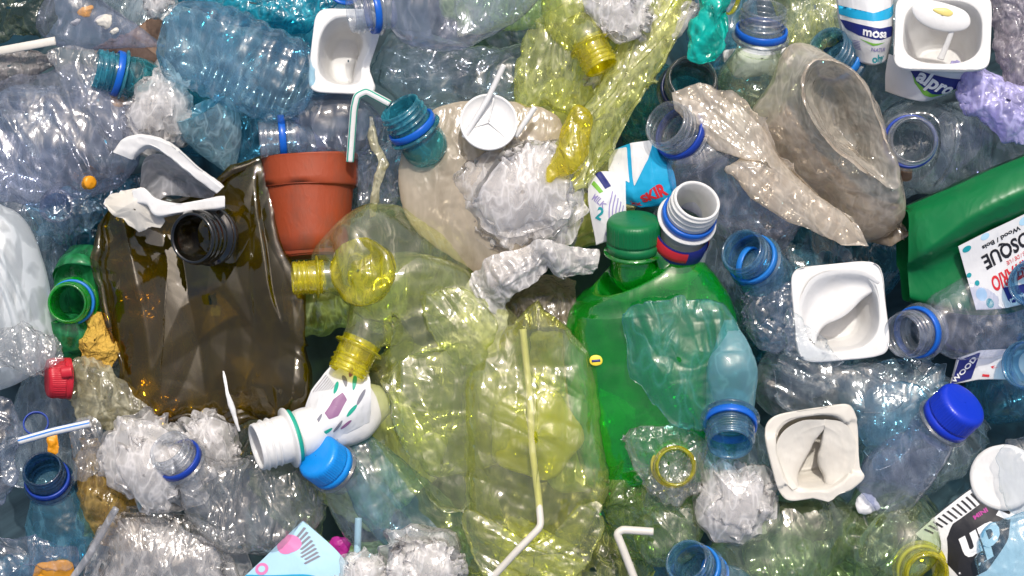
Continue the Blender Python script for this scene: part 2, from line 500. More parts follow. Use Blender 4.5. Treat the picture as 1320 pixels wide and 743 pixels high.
def sample(G, uv):
    """bilinear point on an open grid, uv in 0..1 (u along columns, v along rows), with the normal"""
    nv, nu = G.shape[:2]
    x = np.clip(uv[:, 0], 0, 1) * (nu - 1.001); y = np.clip(uv[:, 1], 0, 1) * (nv - 1.001)
    i, j = np.floor(y).astype(int), np.floor(x).astype(int); fy, fx = (y - i)[:, None], (x - j)[:, None]
    f = lambda A: A[i, j] * (1 - fx) * (1 - fy) + A[i, j + 1] * fx * (1 - fy) + A[i + 1, j] * (1 - fx) * fy + A[i + 1, j + 1] * fx * fy
    n = normals(G, False)
    n = n * np.sign(n[..., 2:3] + 1e-9)
    return f(G), f(n)

def letter(T, G, txt, uv, size, mat, ang=0, parent=None, bold=.02, stretch=1.0, off=.6, flip=False, name='lettering'):
    """size: letter height as a share of the grid's v length, measured in pixels along u too"""
    V, F = text_mesh(txt, bold)
    Lu = np.linalg.norm(np.diff(G[G.shape[0] // 2], axis=0), axis=1).sum(); Lv = np.linalg.norm(np.diff(G[:, G.shape[1] // 2], axis=0), axis=1).sum()
    c, s = math.cos(math.radians(ang)), math.sin(math.radians(ang))
    x = V[:, 0] * size * stretch; y = -V[:, 1] * size
    X, Y = x * c - y * s, x * s + y * c
    P, n = sample(G, np.c_[uv[0] + X / Lu, uv[1] + Y / Lv])
    return T.add(name, (P + n * off, F), mat, parent)

def spot(T, G, shape, mat, parent=None, off=.35, name='print'):
    """a printed patch: polygon in uv laid on the surface, filled as a fan grid"""
    o = np.asarray(shape, float); c = o.mean(0)
    o = lin(o, 48, True)
    R = np.stack([c + (o - c) * k for k in np.linspace(.02, 1, 8)])
    P, n = sample(G, R.reshape(-1, 2))
    return T.add(name, geo((P + n * off).reshape(8, 48, 3), True), mat, parent)

def disc_uv(c, r, asp=1.0, n=24):
    t = np.arange(n) / n * 2 * math.pi
    return np.stack([c[0] + r * np.cos(t), c[1] + r * asp * np.sin(t)], -1)
# ------------------------------------------------------------------ palette
PET = film('clear_pet', (.93, .955, .97), .06, (.84, .90, .98), .09, .14, 80, 1.3)
PETL = film('lavender_pet', (.87, .89, .97), .10, (.80, .84, .99), .11, .14, 75, 1.3)
PETG = film('grey_pet', (.88, .94, .95), .075, (.74, .84, .90), .11, .14, 80, 1.2)
PETB = film('blue_pet', (.68, .88, .97), .11, (.50, .78, .97), .09, .13, 80, 1.3)
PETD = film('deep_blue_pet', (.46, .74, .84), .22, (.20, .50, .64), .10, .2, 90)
NECKC = film('clear_neck', (.92, .94, .96), .10, (.80, .83, .92), .07, .03, 90, spec=1.4, edge=1.4)
NECKB = film('blue_neck', (.50, .76, .90), .16, (.30, .60, .80), .08, .03, 90, spec=1.4, edge=1.4)
NECKT = film('teal_neck', (.22, .62, .72), .34, (.08, .48, .60), .09, .04, 90, spec=1.2)
TEAL = film('teal_pet', (.30, .70, .74), .20, (.10, .54, .60), .09, .3, 100)
CYAN = film('cyan_film', (.10, .60, .74), .42, (.02, .52, .70), .13, .4, 100)
YEL = film('pale_yellow_pet', (.97, .98, .55), .12, (.98, .98, .42), .06, .14, 80, 1.9, haze=.3)
YELP = film('faint_yellow_pet', (.95, .975, .70), .10, (.93, .96, .52), .07, .12, 80, 1.6, haze=.4)
YELD = film('yellow_green_pet', (.92, .94, .62), .18, (.84, .87, .30), .1, .3, 100, 1.2)
YELN = film('yellow_neck', (.97, .92, .18), .26, (.94, .86, .03), .08, .04, 90, 1.3)
AMB = film('amber_pet', (.985, .92, .20), .24, (.97, .86, .04), .08, .25, 100, 1.4)
GRN = film('green_pet', (.12, .86, .17), .25, (.015, .78, .05), .05, .08, 45, 1.7, haze=.2)
GRNL = film('dull_green_pet', (.14, .62, .26), .45, (.04, .40, .14), .12, .12, 70)
MILKG = film('greenish_clear_pet', (.88, .96, .80), .085, (.74, .86, .50), .06, .14, 90, 1.7)
OLV = film('olive_pet', (.68, .53, .05), .22, (.14, .10, .003), .03, .03, 40, spec=1.0, haze=.3)
BLK = film('black_neck', (.05, .04, .01), .85, (.012, .011, .008), .09, .04, 120, spec=1.4)
WRAP = film('white_wrap', (.965, .955, .945), .34, (.985, .955, .935), .16, .14, 120, .9, haze=.5, front=.25, rk=9)
WRAPG = film('grey_wrap', (.93, .915, .90), .18, (.92, .89, .87), .12, .3, 110, 1.2, front=.35, rk=9)
CLR = film('clear_wrap', (.96, .96, .96), .10, (.90, .90, .90), .10, .5, 80, 1.4)
BEI = film('beige_hdpe', (.90, .83, .72), .60, (.80, .69, .53), .24, .25, 90, dirt=.55, dcol=(.26, .18, .10), front=.4, haze=.06)
BEIL = film('light_beige_wrap', (.94, .87, .77), .34, (.99, .90, .77), .13, .3, 120, 1.2, haze=.3, dirt=.5, dcol=(.36, .22, .10), front=.4, rk=7)
YWRAP = film('yellow_wrap', (.965, .98, .60), .24, (.95, .97, .42), .09, .35, 90, 1.5)
PURP = film('purple_wrap', (.70, .66, .92), .65, (.62, .58, .93), .2, .6, 100, front=.3)
TURQ = film('turquoise_wrap', (.02, .66, .54), .66, (.0, .55, .45), .13, .35, 80, front=.3)
WHITE = solid('white_plastic', (.82, .81, .79), .38, .06, 110, .24, (.56, .50, .40), .15)
CREAM = solid('cream_plastic', (.76, .72, .64), .42, .06, 90, .3, (.55, .47, .36), .18)
MILK = film('milky_hdpe', (.90, .93, .94), .75, (.78, .82, .84), .32, .1, 60)
TRAY = film('cloudy_tray', (.86, .86, .88), .50, (.62, .62, .64), .2, .15, 80)
RB = solid('navy_ring', (.010, .050, .36), .32, .04, 90, .1, trans=.1)
RBL = solid('blue_ring', (.008, .12, .56), .30, .04, 90, .1, trans=.1)
RBM = solid('mid_blue_ring', (.02, .20, .62), .30, .04, 90, .1, trans=.1)
RD = solid('dark_navy_ring', (.012, .022, .10), .32, .04, 90, .1, trans=.05)
CAPB = solid('blue_cap', (.006, .035, .52), .34, .05, 90, .12, (.02, .06, .42), trans=.05)
CAPL = solid('light_blue_cap', (.005, .25, .72), .34, .05, 90, .12, trans=.05)
CAPG = solid('green_cap', (.001, .15, .042), .38, .05, 90, .15, trans=.05)
YELR = solid('yellow_ring', (.78, .68, .03), .32, .04, 90, .15, trans=.3)
TERRA = solid('terracotta', (.33, .055, .015), .55, .08, 150, .85, (.16, .06, .035), trans=.03)
GJUG = solid('green_jug', (.002, .17, .045), .36, .10, 55, .4, (.03, .17, .07), trans=.12)
RED = solid('red_plastic', (.50, .015, .03), .4, .06, 90, .2, trans=.05)
ORG = solid('orange_plastic', (.80, .33, .01), .42, .1, 90, .3, trans=.1)
SPONGE = solid('sponge', (.62, .38, .06), .85, .9, 260, .55, (.25, .13, .03), trans=.1)
BROWN = solid('brown_card', (.20, .12, .075), .7, .2, 120, .4, trans=.0)
PAPER = solid('white_card', (.76, .76, .76), .5, .1, 90, .25, (.55, .52, .5), trans=.05)
INKN = solid('navy_ink', (.008, .015, .16), .45, .05, 90, .1, trans=0)
INKB = solid('cyan_ink', (.01, .36, .62), .45, .05, 90, .15, trans=0)
INKT = solid('teal_ink', (.01, .30, .34), .45, .05, 90, .15, trans=0)
INKK = solid('black_ink', (.010, .010, .014), .45, .05, 90, .1, trans=0)
INKR = solid('red_ink', (.62, .02, .03), .45, .05, 90, .1, trans=0)
INKG = solid('green_ink', (.20, .48, .06), .45, .05, 90, .1, trans=0)
INKP = solid('pink_ink', (.72, .20, .42), .45, .05, 90, .1, trans=0)
INKM = solid('magenta_ink', (.40, .02, .24), .45, .05, 90, .1, trans=0)
INKY = solid('yellow_ink', (.80, .62, .04), .45, .05, 90, .1, trans=0)
INKS = solid('grey_ink', (.20, .20, .24), .5, .05, 90, .1, trans=0)
INKV = solid('plum_ink', (.26, .12, .24), .5, .05, 90, .3, trans=0)
INKE = solid('emerald_ink', (.01, .34, .24), .5, .05, 90, .2, trans=0)
INKLB = solid('pale_blue_ink', (.42, .66, .80), .45, .05, 90, .2, trans=0)
INKW = solid('white_ink', (.8, .8, .8), .45, .05, 90, .1, trans=0)
INKV2 = solid('violet_ink', (.30, .26, .50), .5, .05, 90, .2, trans=0)

# ------------------------------------------------------------------ ground under the heap
gm = bpy.data.materials.new('dark_ground'); gm.use_nodes = True
_p = gm.node_tree.nodes['Principled BSDF']; _p.inputs['Roughness'].default_value = .8
_n = N(gm.node_tree, 'ShaderNodeTexNoise', Scale=18.0, Detail=8.0)
_r = N(gm.node_tree, 'ShaderNodeValToRGB'); _r.color_ramp.elements[0].color = (.010, .026, .036, 1); _r.color_ramp.elements[1].color = (.06, .11, .13, 1)  # darkness of the gaps in the heap is put into the ground colour
_r.color_ramp.elements[0].position = .35; _r.color_ramp.elements[1].position = .7
gm.node_tree.links.new(_n.outputs['Fac'], _r.inputs[0]); gm.node_tree.links.new(_r.outputs[0], _p.inputs['Base Color'])
xs = np.linspace(-3400, 4700, 90); ys = np.linspace(-3400, 4200, 90)
XX, YY = np.meshgrid(xs, ys)
GG = np.stack([XX, YY, np.full_like(XX, -175.)], -1)
GG[..., 2] += 14 * smooth(GG / 120, 5) * (np.abs(XX - 660) < 1500)
go = single('ground', 'dark ground under the heap of plastic', 'ground', (660, 371.5, -175), geo(GG), gm); go['kind'] = 'structure'
del go['category']

# ------------------------------------------------------------------ deep layer: crushed bottles showing dimly through the rest
rs = np.random.RandomState(11)
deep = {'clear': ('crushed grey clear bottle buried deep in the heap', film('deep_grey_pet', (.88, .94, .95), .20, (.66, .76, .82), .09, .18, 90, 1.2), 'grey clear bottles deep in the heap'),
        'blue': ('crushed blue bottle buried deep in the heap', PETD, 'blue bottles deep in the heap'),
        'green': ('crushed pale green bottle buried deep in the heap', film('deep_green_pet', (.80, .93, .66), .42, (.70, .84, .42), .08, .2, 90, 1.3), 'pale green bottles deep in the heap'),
        'yellow': ('crushed yellowish bottle added deep in the heap as bright backing', film('yellow_backing_pet', (.95, .95, .60), .85, (.97, .96, .50), .12, .3, 90), 'yellowish bottles deep in the heap')}  # yellow ones made nearly opaque, a bright backing for the bottles above
def tone(x, y):
    if 430 < x < 800 and y > 330: return 'yellow' if rs.rand() < .6 else 'green'
    if 640 < x < 900 and y < 230: return 'yellow' if rs.rand() < .4 else 'green'
    if x > 880 and y > 620: return 'green'
    if x < 430: return 'blue' if rs.rand() < .55 else 'clear'
    return 'blue' if rs.rand() < .3 else 'clear'
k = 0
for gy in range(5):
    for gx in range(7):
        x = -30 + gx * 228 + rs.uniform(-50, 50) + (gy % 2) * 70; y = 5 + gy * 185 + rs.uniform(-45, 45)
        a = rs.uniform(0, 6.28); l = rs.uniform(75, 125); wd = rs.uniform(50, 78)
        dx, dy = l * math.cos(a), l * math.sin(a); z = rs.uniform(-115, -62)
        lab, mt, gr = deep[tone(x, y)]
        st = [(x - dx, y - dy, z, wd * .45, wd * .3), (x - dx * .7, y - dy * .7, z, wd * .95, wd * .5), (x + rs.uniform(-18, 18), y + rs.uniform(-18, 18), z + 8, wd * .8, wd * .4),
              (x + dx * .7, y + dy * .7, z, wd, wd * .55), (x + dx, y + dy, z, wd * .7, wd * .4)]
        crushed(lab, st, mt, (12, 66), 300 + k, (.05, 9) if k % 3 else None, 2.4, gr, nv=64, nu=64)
        k += 1

# ------------------------------------------------------------------ top left
bag('dull olive film bunched in the top left corner', [(-30, -25), (40, -25), (68, -10), (66, 40), (30, 54), (-30, 50)], -5, 22, 25, film('olive_film', (.45, .52, .40), .4, (.16, .2, .13), .16, .7, 130), (9, 42), 3)
T = Thing('tray_rim', 'thin flat cream strip lying on grey film at the left edge', 'strip', (30, 58, 40))
T.add('strip', geo(tube_grid([(-12, 68, 40), (35, 60, 44), (72, 53, 42)], 5.5, 12, 30, flat=.35), True), CREAM)
bag('dirty grey crumpled film under a thin cream strip', [(-30, 66), (40, 60), (74, 60), (78, 78), (58, 92), (30, 104), (-5, 120), (-30, 118)], 12, 16, 20, film('dirty_grey_film', (.72, .68, .66), .66, (.40, .37, .36), .25, .9, 150, dirt=.6, dcol=(.16, .13, .12)), (8, 26), 5)
crushed('clear bottle tapering to a point, yellow scraps inside it', [(64, 10, 2, 30, 24), (90, 22, 6, 40, 34), (135, 36, 8, 30, 28), (180, 48, 8, 17, 16), (216, 58, 6, 5, 5)], PETL, (8, 60), 17, dirn=(.9, .4))
for q, (x, y, r) in enumerate([(110, 17, 9), (98, 30, 6), (133, 28, 11), (146, 42, 5)]):
    bag(['mustard scrap inside the tapering clear bottle, nearest the top edge', 'tiny white scrap inside the tapering clear bottle', 'spiky straw-coloured scrap inside the tapering clear bottle', 'small tan crumb near the tip of the tapering clear bottle'][q],
        [(x - r, y), (x - r * .3, y - r * .6), (x + r, y - r * .8), (x + r * .8, y + r * .3), (x, y + r * .7)], 36, 4, 4, ORG if q == 0 else CREAM, (3, 9), 40 + q, name='plastic_scrap', cat='scrap', m=40, n=12)
bag('flat brown card scrap under the tapering clear bottle', [(120, 64), (160, 45), (205, 20), (215, 60), (200, 85), (165, 82)], -30, 5, 5, BROWN, (3, 40), 8, name='card_scrap', cat='scrap')
wad('small tuft of pinkish white film at the top edge', [(185, -20), (228, -20), (226, 5), (212, 18), (198, 24), (190, 8)], 15, 12, WRAP, (5.0, 22), 9, 3, dirn=(.2, .9))
bag('bright cyan film along the top edge', [(214, -30), (330, -30), (440, -20), (425, 22), (395, 40), (330, 34), (270, 22), (228, 10)], -6, 20, 20, CYAN, (12, 34), 12)
bottle('teal bottle neck with dark blue ring beside tapering clear bottle', (122, 88, 52), (-.92, -.20, .34), 27, [(205, 112, 6, 30, 24), (232, 126, -20, 34, 24), (258, 140, -36, 26, 18)], TEAL, NECKT, RBL, None, (7, 40), 21)
bag('small orange scrap with navy edge under the teal neck', [(142, 122), (158, 124), (164, 134), (152, 139), (144, 132)], 34, 4, 4, ORG, (2, 12), 71, name='plastic_scrap', cat='scrap', m=40, n=12)
crushed('large crushed clear bottle with long folds at the left edge', [(-60, 196, 5, 66, 40), (-20, 190, 12, 82, 48), (40, 176, 16, 88, 52), (95, 166, 16, 80, 46), (140, 158, 10, 62, 38), (163, 155, 4, 34, 22)], PETL, (19, 62), 25, (.012, 9), octs=3, nv=130, nu=120, dirn=(.62, .78))
bag('clear film sheet stretched above the large crushed bottle', [(62, 68), (120, 62), (165, 110), (160, 180), (120, 150), (85, 110)], 40, 10, 10, CLR, (5.8, 50), 26)
T = Thing('bottle_cap_scrap', 'small yellow orange knob at the edge of the large crushed bottle', 'scrap', (116, 236, 66))
T.add('knob', geo(crumple(lathe((118, 236, 70), (.7, .1, .7), [(.05, -.1), (.6, -.1), (.95, 0), (1, .3), (.85, .5), (.9, .8), (.6, 1.1), (.05, 1.2)], 40, None, 9), 1.2, 10, 4, cu=True), True), ORG)
T.add('tip', geo(crumple(lathe((107, 238, 66), (-.7, .1, .6), [(.05, -.1), (.7, 0), (1, .3), (.8, .8), (.05, 1)], 30, None, 6), .8, 8, 6, cu=True), True), ORG)
wad('lumpy off-white film bundle between teal neck and clear bottle', [(204, 76), (226, 88), (246, 112), (252, 150), (242, 188), (205, 198), (172, 188), (162, 168), (172, 126), (186, 96)], 30, 34, WRAP, (7.9, 42), 31, 4, dirn=(.35, .9))
crushed('pale blue clear bottle lying across the top, its base crumpled', [(211, 55, 48, 26, 26), (225, 58, 52, 50, 40), (262, 64, 56, 58, 44), (300, 78, 58, 60, 44), (345, 96, 58, 58, 42), (380, 112, 54, 50, 38), (402, 122, 48, 28, 22)], PETB, (9, 56), 33, (.035, 12), octs=3, nv=130, nu=120)
T = Thing('narrow_bottle', 'pale blue bottle end narrowing downwards to a folded tip', 'bottle', (278, 160, 30))
G = body_grid([(262, 140, 46, 36, 34), (272, 160, 38, 40, 28), (284, 188, 28, 28, 18), (296, 218, 16, 8, 6)], nv=60, nu=80)
c0 = G[0].mean(0); ax = unit((-.35, -.45, .82))
dome = np.stack([c0 + (G[0] - c0) * kk - ax * 20 * (1 - kk) + 0 for kk in np.linspace(.02, 1, 24)])
thq = np.arange(80) / 80 * 2 * math.pi
dome = dome + (np.linspace(0, 1, 24) * (1 - np.linspace(0, 1, 24)) * 4)[:, None, None] * (np.cos(5 * thq)[None, :, None] * 6) * ax
T.add('wall', geo(crumple(G, 4, 36, 35, cu=True), True), film('aqua_pet', (.70, .86, .90), .36, (.56, .76, .82), .1, .2, 110))
T.add('base', geo(crumple(dome, 2, 20, 36, cu=True), True), film('aqua_base', (.46, .78, .90), .55, (.30, .66, .82), .07, .15, 90, spec=1.6))

# torn white pot over the olive bottle
T = Thing('torn_tray', 'torn white plastic pot with broken rim on the dark olive bottle', 'tray', (210, 240, 78))
up = patch([[(150, 197, 88), (160, 182, 92), (186, 176, 97), (220, 184, 98), (257, 211, 98), (291, 241, 94)],
            [(150, 198, 94), (161, 184, 98), (187, 178, 103), (219, 187, 104), (255, 213, 104), (289, 243, 100)],
            [(172, 205, 91), (175, 199, 96), (192, 190, 101), (212, 199, 101), (246, 224, 101), (282, 250, 97)],
            [(173, 206, 80), (176, 201, 84), (193, 192, 90), (212, 201, 90), (246, 226, 90), (281, 252, 90)]], 22, 80, linv=True)
def slab(G, d):
    B = (G - np.array([0, 0, d]))[::-1]
    return geo(np.concatenate([G, B, G[:1]]))
T.add('rim', slab(crumple(up, 3, 30, 41), 1.6), WHITE)
lo = patch([[(172, 246, 88), (188, 242, 90), (206, 258, 92), (236, 262, 92), (292, 254, 94)],
            [(172, 246, 94), (188, 243, 98), (206, 259, 99), (236, 263, 99), (293, 256, 99)],
            [(176, 262, 93), (194, 264, 97), (205, 277, 98), (233, 276, 98), (293, 267, 97)],
            [(177, 264, 84), (195, 266, 90), (206, 279, 90), (233, 278, 90), (292, 269, 90)]], 22, 80, linv=True)
T.add('rim', slab(crumple(lo, 2, 30, 43), 1.6), WHITE)
fl = pillow([(133, 263), (143, 251), (158, 246), (174, 242), (187, 245), (199, 256), (207, 270), (214, 284), (207, 293), (195, 291), (188, 297), (179, 300), (170, 291), (161, 284), (147, 279)], 88, 7, 2.5, 160, 50, 1.6, True, 2.5, 44)
fl[..., 2] += (fl[..., 0] - 175) * .18 - np.abs((fl[..., 0] - 170) * .5 + (fl[..., 1] - 262) * .85) * .35
T.add('flap', geo(crumple(fl, 2.2, 34, 44, 2, cu=True), True), CREAM)
wl = patch([[(178, 250, 70), (190, 206, 90), (220, 202, 96), (262, 226, 98), (284, 246, 92)],
            [(182, 256, 48), (200, 225, 55), (228, 226, 56), (258, 240, 58), (272, 252, 60)],
            [(198, 262, 58), (212, 252, 50), (232, 252, 50), (256, 255, 54), (268, 260, 70)]], 40, 60)
T.add('wall', slab(crumple(wl, 3, 30, 45), 1.2), TRAY)

# terracotta pot, bottle in its mouth
T = Thing('flower_pot', 'terracotta coloured plastic flower pot', 'flower pot', (400, 268, 10))
prof = [(.02, 128), (40, 128), (44, 125), (46, 120), (54.5, 44), (55.5, 40), (60, 38), (61, 36), (62.5, 3), (63, 0), (62, -2), (59.5, -1.5), (58, 4), (54, 40), (44, 118), (.02, 120)]
G = []
for i in range(len(prof) - 1):
    for t in np.linspace(0, 1, 5)[:-1]: G.append((prof[i][0] * (1 - t) + prof[i + 1][0] * t, prof[i][1] * (1 - t) + prof[i + 1][1] * t))
G.append(prof[-1])
T.add('pot_body', geo(crumple(lathe((398, 205, 12), (-.045, -1, -.05), G, 90), 2.6, 90, 50, 2, cu=True), True), TERRA)
bottle('clear bottle with blue ring leaning out of the terracotta pot', (334, 180, 40), (-.97, .08, .12), 27, [(398, 168, 30, 42, 34), (425, 165, 26, 46, 36), (455, 168, 22, 44, 34), (476, 174, 16, 30, 24)], PETL, NECKC, RBL, None, (7, 42), 51)
straw('white straw with green stripes bent over beside the pot', [(450, 208, 62), (456, 140, 72), (460, 124, 74), (472, 118, 74), (502, 134, 70)], 5.2, WHITE, INKE, ang=(.18, .42, .8))

# white pot top middle
def dent13(G):
    x, y, d = G[..., 0].copy(), G[..., 1].copy(), -G[..., 2]
    G = G.copy()
    k = np.exp(-((x - 44) ** 2) / 500 - ((y - 18) ** 2) / 700)
    G[..., 0] -= 17 * k; G[..., 2] -= 14 * k
    tp = (y + 55) / 110
    G[..., 0] = G[..., 0] * (.86 + .16 * tp)
    # right wall buckled inwards
    kk = np.clip(d / 20, 0, 1) * np.exp(-((x - 30) ** 2) / 500)
    G[..., 0] -= 10 * kk
    return G
T, g, fr_ = cup('white square yogurt pot under a clear bottle neck at the top', (446, 66, 66), 48, 2, (.02, -.06, 1), 78, WHITE, dent13, 61, halfy=55, e_out=6)
T.add('pot_body', g, WHITE)
bottle('clear crushed bottle lying across the white pot, mouth to the left', (452, 18, 112), (-.93, .16, .30), 27, [(528, 12, 96, 46, 36), (560, 14, 92, 54, 40), (600, 4, 86, 50, 38), (640, -18, 78, 44, 34), (690, -50, 70, 30, 22)], PETL, NECKC, RBL, None, (9, 64), 63)
T = Thing('bottle_ring', 'loose blue bottle ring at the top edge left of white pot', 'ring', (432, 2, 60))
T.add('band', geo(lathe((432, -4, 60), (-.3, .6, .7), RING, 60, None, 24), True, True), RBL)
bag('crumpled clear film between white pot and yellow film', [(500, 62), (560, 58), (640, 70), (690, 60), (695, 130), (640, 150), (570, 140), (520, 120), (498, 100)], 6, 20, 20, PETG, (14, 60), 65)
crushed('grey clear bottle body behind the disc with a stick', [(500, 70, -20, 30, 24), (540, 92, -10, 44, 30), (590, 106, -8, 46, 32), (640, 110, -12, 40, 30), (680, 110, -22, 22, 16)], PETG, (11, 40), 66)
bag('dark grey clear film at the top edge right of the clear bottle', [(600, -25), (700, -25), (712, 30), (690, 72), (640, 70), (610, 40)], -12, 18, 18, PETG, (10, 40), 67)
# teal neck and beige jug
bottle('teal bottle neck with blue ring above the beige jug', (514, 138, 88), (-.50, -.74, .45), 30, [(548, 190, 24, 30, 18), (570, 225, -4, 38, 20), (590, 260, -20, 34, 16)], TEAL, NECKT, RBL, None, (5, 50), 71)
G = pillow([(570, 142), (610, 132), (680, 138), (720, 160), (728, 230), (700, 300), (668, 340), (634, 372), (606, 352), (560, 318), (532, 285), (521, 240), (524, 196), (540, 165)], 50, 14, 24, 170, 50, .45)
G = crumple(G, 7, 80, 73, 4, .5, 1, True, .4)
single('beige_jug', 'flattened beige cloudy jug speckled with dirt, behind the white disc', 'jug', (620, 240, 34), geo(G, True), BEI)
bag('grey clear film hanging left of the beige jug', [(478, 150), (500, 140), (520, 150), (524, 215), (515, 262), (480, 270), (462, 262), (456, 230), (470, 195)], 18, 14, 14, PETL, (9, 32), 74)
T = Thing('film_strip', 'twisted yellowish white film strip beside the terracotta pot', 'strip', (485, 210, 48))
T.add('strip', geo(crumple(tube_grid([(478, 150, 44), (482, 185, 50), (494, 212, 50), (484, 245, 48), (481, 280, 44)], [3, 6, 8, 6, 4], 14, 60, flat=.4, sharp=False), 3, 14, 75, cu=True), True), film('cream_film', (.9, .88, .7), .6, (.72, .68, .48), .2, .6, 140))

# white disc with stick
T = Thing('balloon_holder', 'round white disc with a thin white stick on the beige jug', 'disc', (630, 158, 92))
dax = unit((.05, -.18, 1))
disc = lathe((630, 158, 92), dax, [(.02, 5), (.9, 5), (1.0, 4), (1.04, 0), (1.04, -3), (1, -4), (.95, -3), (.93, 0), (.5, .8), (.02, 1)], 80, None, 1)
disc = (630, 158, 92) + (disc - (630, 158, 92)) * 1
dd = lathe((630, 158, 92), dax, [(.8, 5), (33, 5), (36, 4), (37.5, 0), (37.5, -2.5), (36, -3.4), (34.3, -2.5), (33.4, .3), (18, .9), (.8, 1)], 80)
T.add('disc', geo(dd, True), WHITE)
for aa in (78, 198, 318):
    T.add('spoke', geo(tube_grid([(630, 158, 93), (630 + 32 * math.cos(math.radians(aa)), 158 - 32 * math.sin(math.radians(aa)), 93)], 1.3, 8, 8), True), WHITE)
T.add('stick', geo(tube_grid([(598, 178, 95), (628, 130, 99), (650, 85, 104)], 3.6, 14, 40, 6), True), WHITE)
straw('short white stick poking from the white film bundle', [(664, 176, 84), (678, 156, 88), (690, 138, 90)], 3.6, WHITE, nv=20)

# white film bundle in the middle
wad('pinkish white crumpled film bundle in the middle of the heap', [(640, 190), (690, 165), (722, 185), (745, 215), (757, 245), (752, 285), (735, 310), (700, 322), (660, 335), (632, 325), (600, 300), (584, 272), (596, 240), (618, 214)], 58, 40, WRAP, (11.5, 55), 81, 4, dirn=(.75, .6))
T = Thing('film_wrapper', 'white film sleeve with a dark hollow above the yellow bottle', 'bag', (672, 370, 60))
top = patch([[(590, 462, 30), (594, 410, 54), (610, 356, 72), (640, 326, 84), (700, 316, 86), (770, 326, 56)],
             [(604, 464, 44), (610, 410, 68), (628, 364, 84), (652, 342, 92), (704, 328, 94), (770, 340, 60)],
             [(620, 460, 48), (632, 410, 70), (646, 374, 84), (664, 356, 92), (706, 344, 92), (768, 350, 60)],
             [(638, 450, 44), (650, 412, 62), (660, 382, 72), (676, 368, 78), (712, 358, 78), (764, 362, 54)]], 70, 130)
T.add('flap', slab(crumple(top, 11, 34, 83, 3, .45, 1.0, False, .9, (.5, .85)), .8), WRAP)
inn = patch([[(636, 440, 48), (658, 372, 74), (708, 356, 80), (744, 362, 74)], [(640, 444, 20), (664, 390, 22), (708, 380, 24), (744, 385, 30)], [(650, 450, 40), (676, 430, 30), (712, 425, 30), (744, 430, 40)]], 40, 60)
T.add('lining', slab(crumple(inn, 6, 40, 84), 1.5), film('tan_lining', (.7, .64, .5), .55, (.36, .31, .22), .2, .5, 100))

# ------------------------------------------------------------------ yellow film, top middle
bag('long yellowish film folded diagonally from the top edge', [(838, -40), (910, -40), (893, 30), (862, 90), (822, 150), (790, 205), (755, 240), (715, 250), (690, 240), (706, 200), (735, 165), (770, 110), (800, 50)], 70, 26, 18, YWRAP, (8, 40), 91, dirn=(-.55, .83), second=(14, 120), m=200, n=56)
bag('pale yellow crumpled bottle film around the yellow neck', [(700, 20), (745, -10), (815, -20), (830, 40), (790, 110), (745, 150), (705, 135), (675, 140), (664, 105), (678, 50)], 40, 26, 20, YWRAP, (9, 46), 92, dirn=(-.2, .98), m=190, n=54)
wad('whitish clear film bundle at the top edge behind yellow film', [(752, -30), (830, -30), (840, 20), (815, 55), (780, 50), (757, 20)], 82, 20, WRAP, (8, 36), 93, 4, dirn=(-.6, .8))
wad('long white film fold seen through the yellowish film', [(862, -30), (884, -30), (872, 25), (845, 70), (812, 110), (790, 150), (772, 160), (768, 140), (792, 100), (826, 50)], 56, 14, WRAP, (6, 30), 930, 3, dirn=(-.55, .83))
bottle('bright yellow bottle neck wrapped in pale yellow film', (776, 88, 92), (.42, .86, .25), 24, [(742, 30, 60, 34, 24), (735, 5, 55, 38, 24), (728, -30, 48, 30, 20)], YEL, YELN, None, None, (7, 36), 94)
G = pillow([(740, 132), (758, 138), (763, 165), (757, 195), (745, 215), (722, 232), (705, 240), (700, 225), (712, 195), (728, 160)], 92, 14, 10, 120, 34, .5)
single('bottle_fragment', 'glossy amber yellow bottle fragment at the foot of the yellow film', 'fragment', (735, 185, 92), geo(crumple(G, 6, 26, 95, 3, cu=True), True), AMB)
bag('turquoise green film strip hanging from the top edge', [(905, -30), (945, -30), (938, 20), (937, 60), (925, 78), (905, 80), (889, 74), (893, 40), (902, 10)], 96, 18, 12, TURQ, (5.8, 28), 97, second=(5, 60))
bottle('dark rimmed bottle mouth facing up under the turquoise film', (893, 100, 64), (.05, -.28, .95), 34, [(880, 128, -40, 70, 50), (868, 150, -66, 78, 50), (850, 190, -90, 50, 30)], TEAL, film('smoky_neck', (.72, .74, .72), .16, (.40, .42, .42), .07, .04, 120, spec=1.5), RD, None, (10, 40), 98)
bottle('clear bottle with blue ring standing at the top under yellow film', (986, 10, 70), (.06, -.80, .52), 31, [(980, 92, 24, 50, 36), (975, 118, 14, 52, 34), (968, 150, 2, 40, 24)], MILKG, NECKC, RBL, None, (8, 40), 99)
T = Thing('bottle_ring', 'yellow bottle ring poking in beside the blue-ringed mouth', 'ring', (962, 6, 60))
T.add('band', geo(lathe((958, 4, 62), (.8, .3, .6), RING, 50, None, 18), True, True), YELN)
bag('yellowish clear film at the top between bottles and cartons', [(1000, -30), (1090, -30), (1095, 20), (1080, 60), (1030, 70), (1010, 30)], 10, 16, 16, YELD, (8.6, 34), 100)
bag('white card piece lying in the bottle at the top', [(938, 66), (985, 58), (1020, 66), (1010, 95), (960, 98), (940, 88)], 2, 8, 8, PAPER, (4, 40), 101, name='card_scrap', cat='scrap')
bottle('clear bottle with ringed mouth tilted left beside yellow film', (857, 158, 92), (-.55, -.30, .66), 33, [(912, 214, 54, 54, 34), (942, 244, 40, 58, 36), (985, 275, 26, 52, 32), (1025, 300, 10, 32, 20)], PETL, NECKC, RB, None, (9, 44), 102)
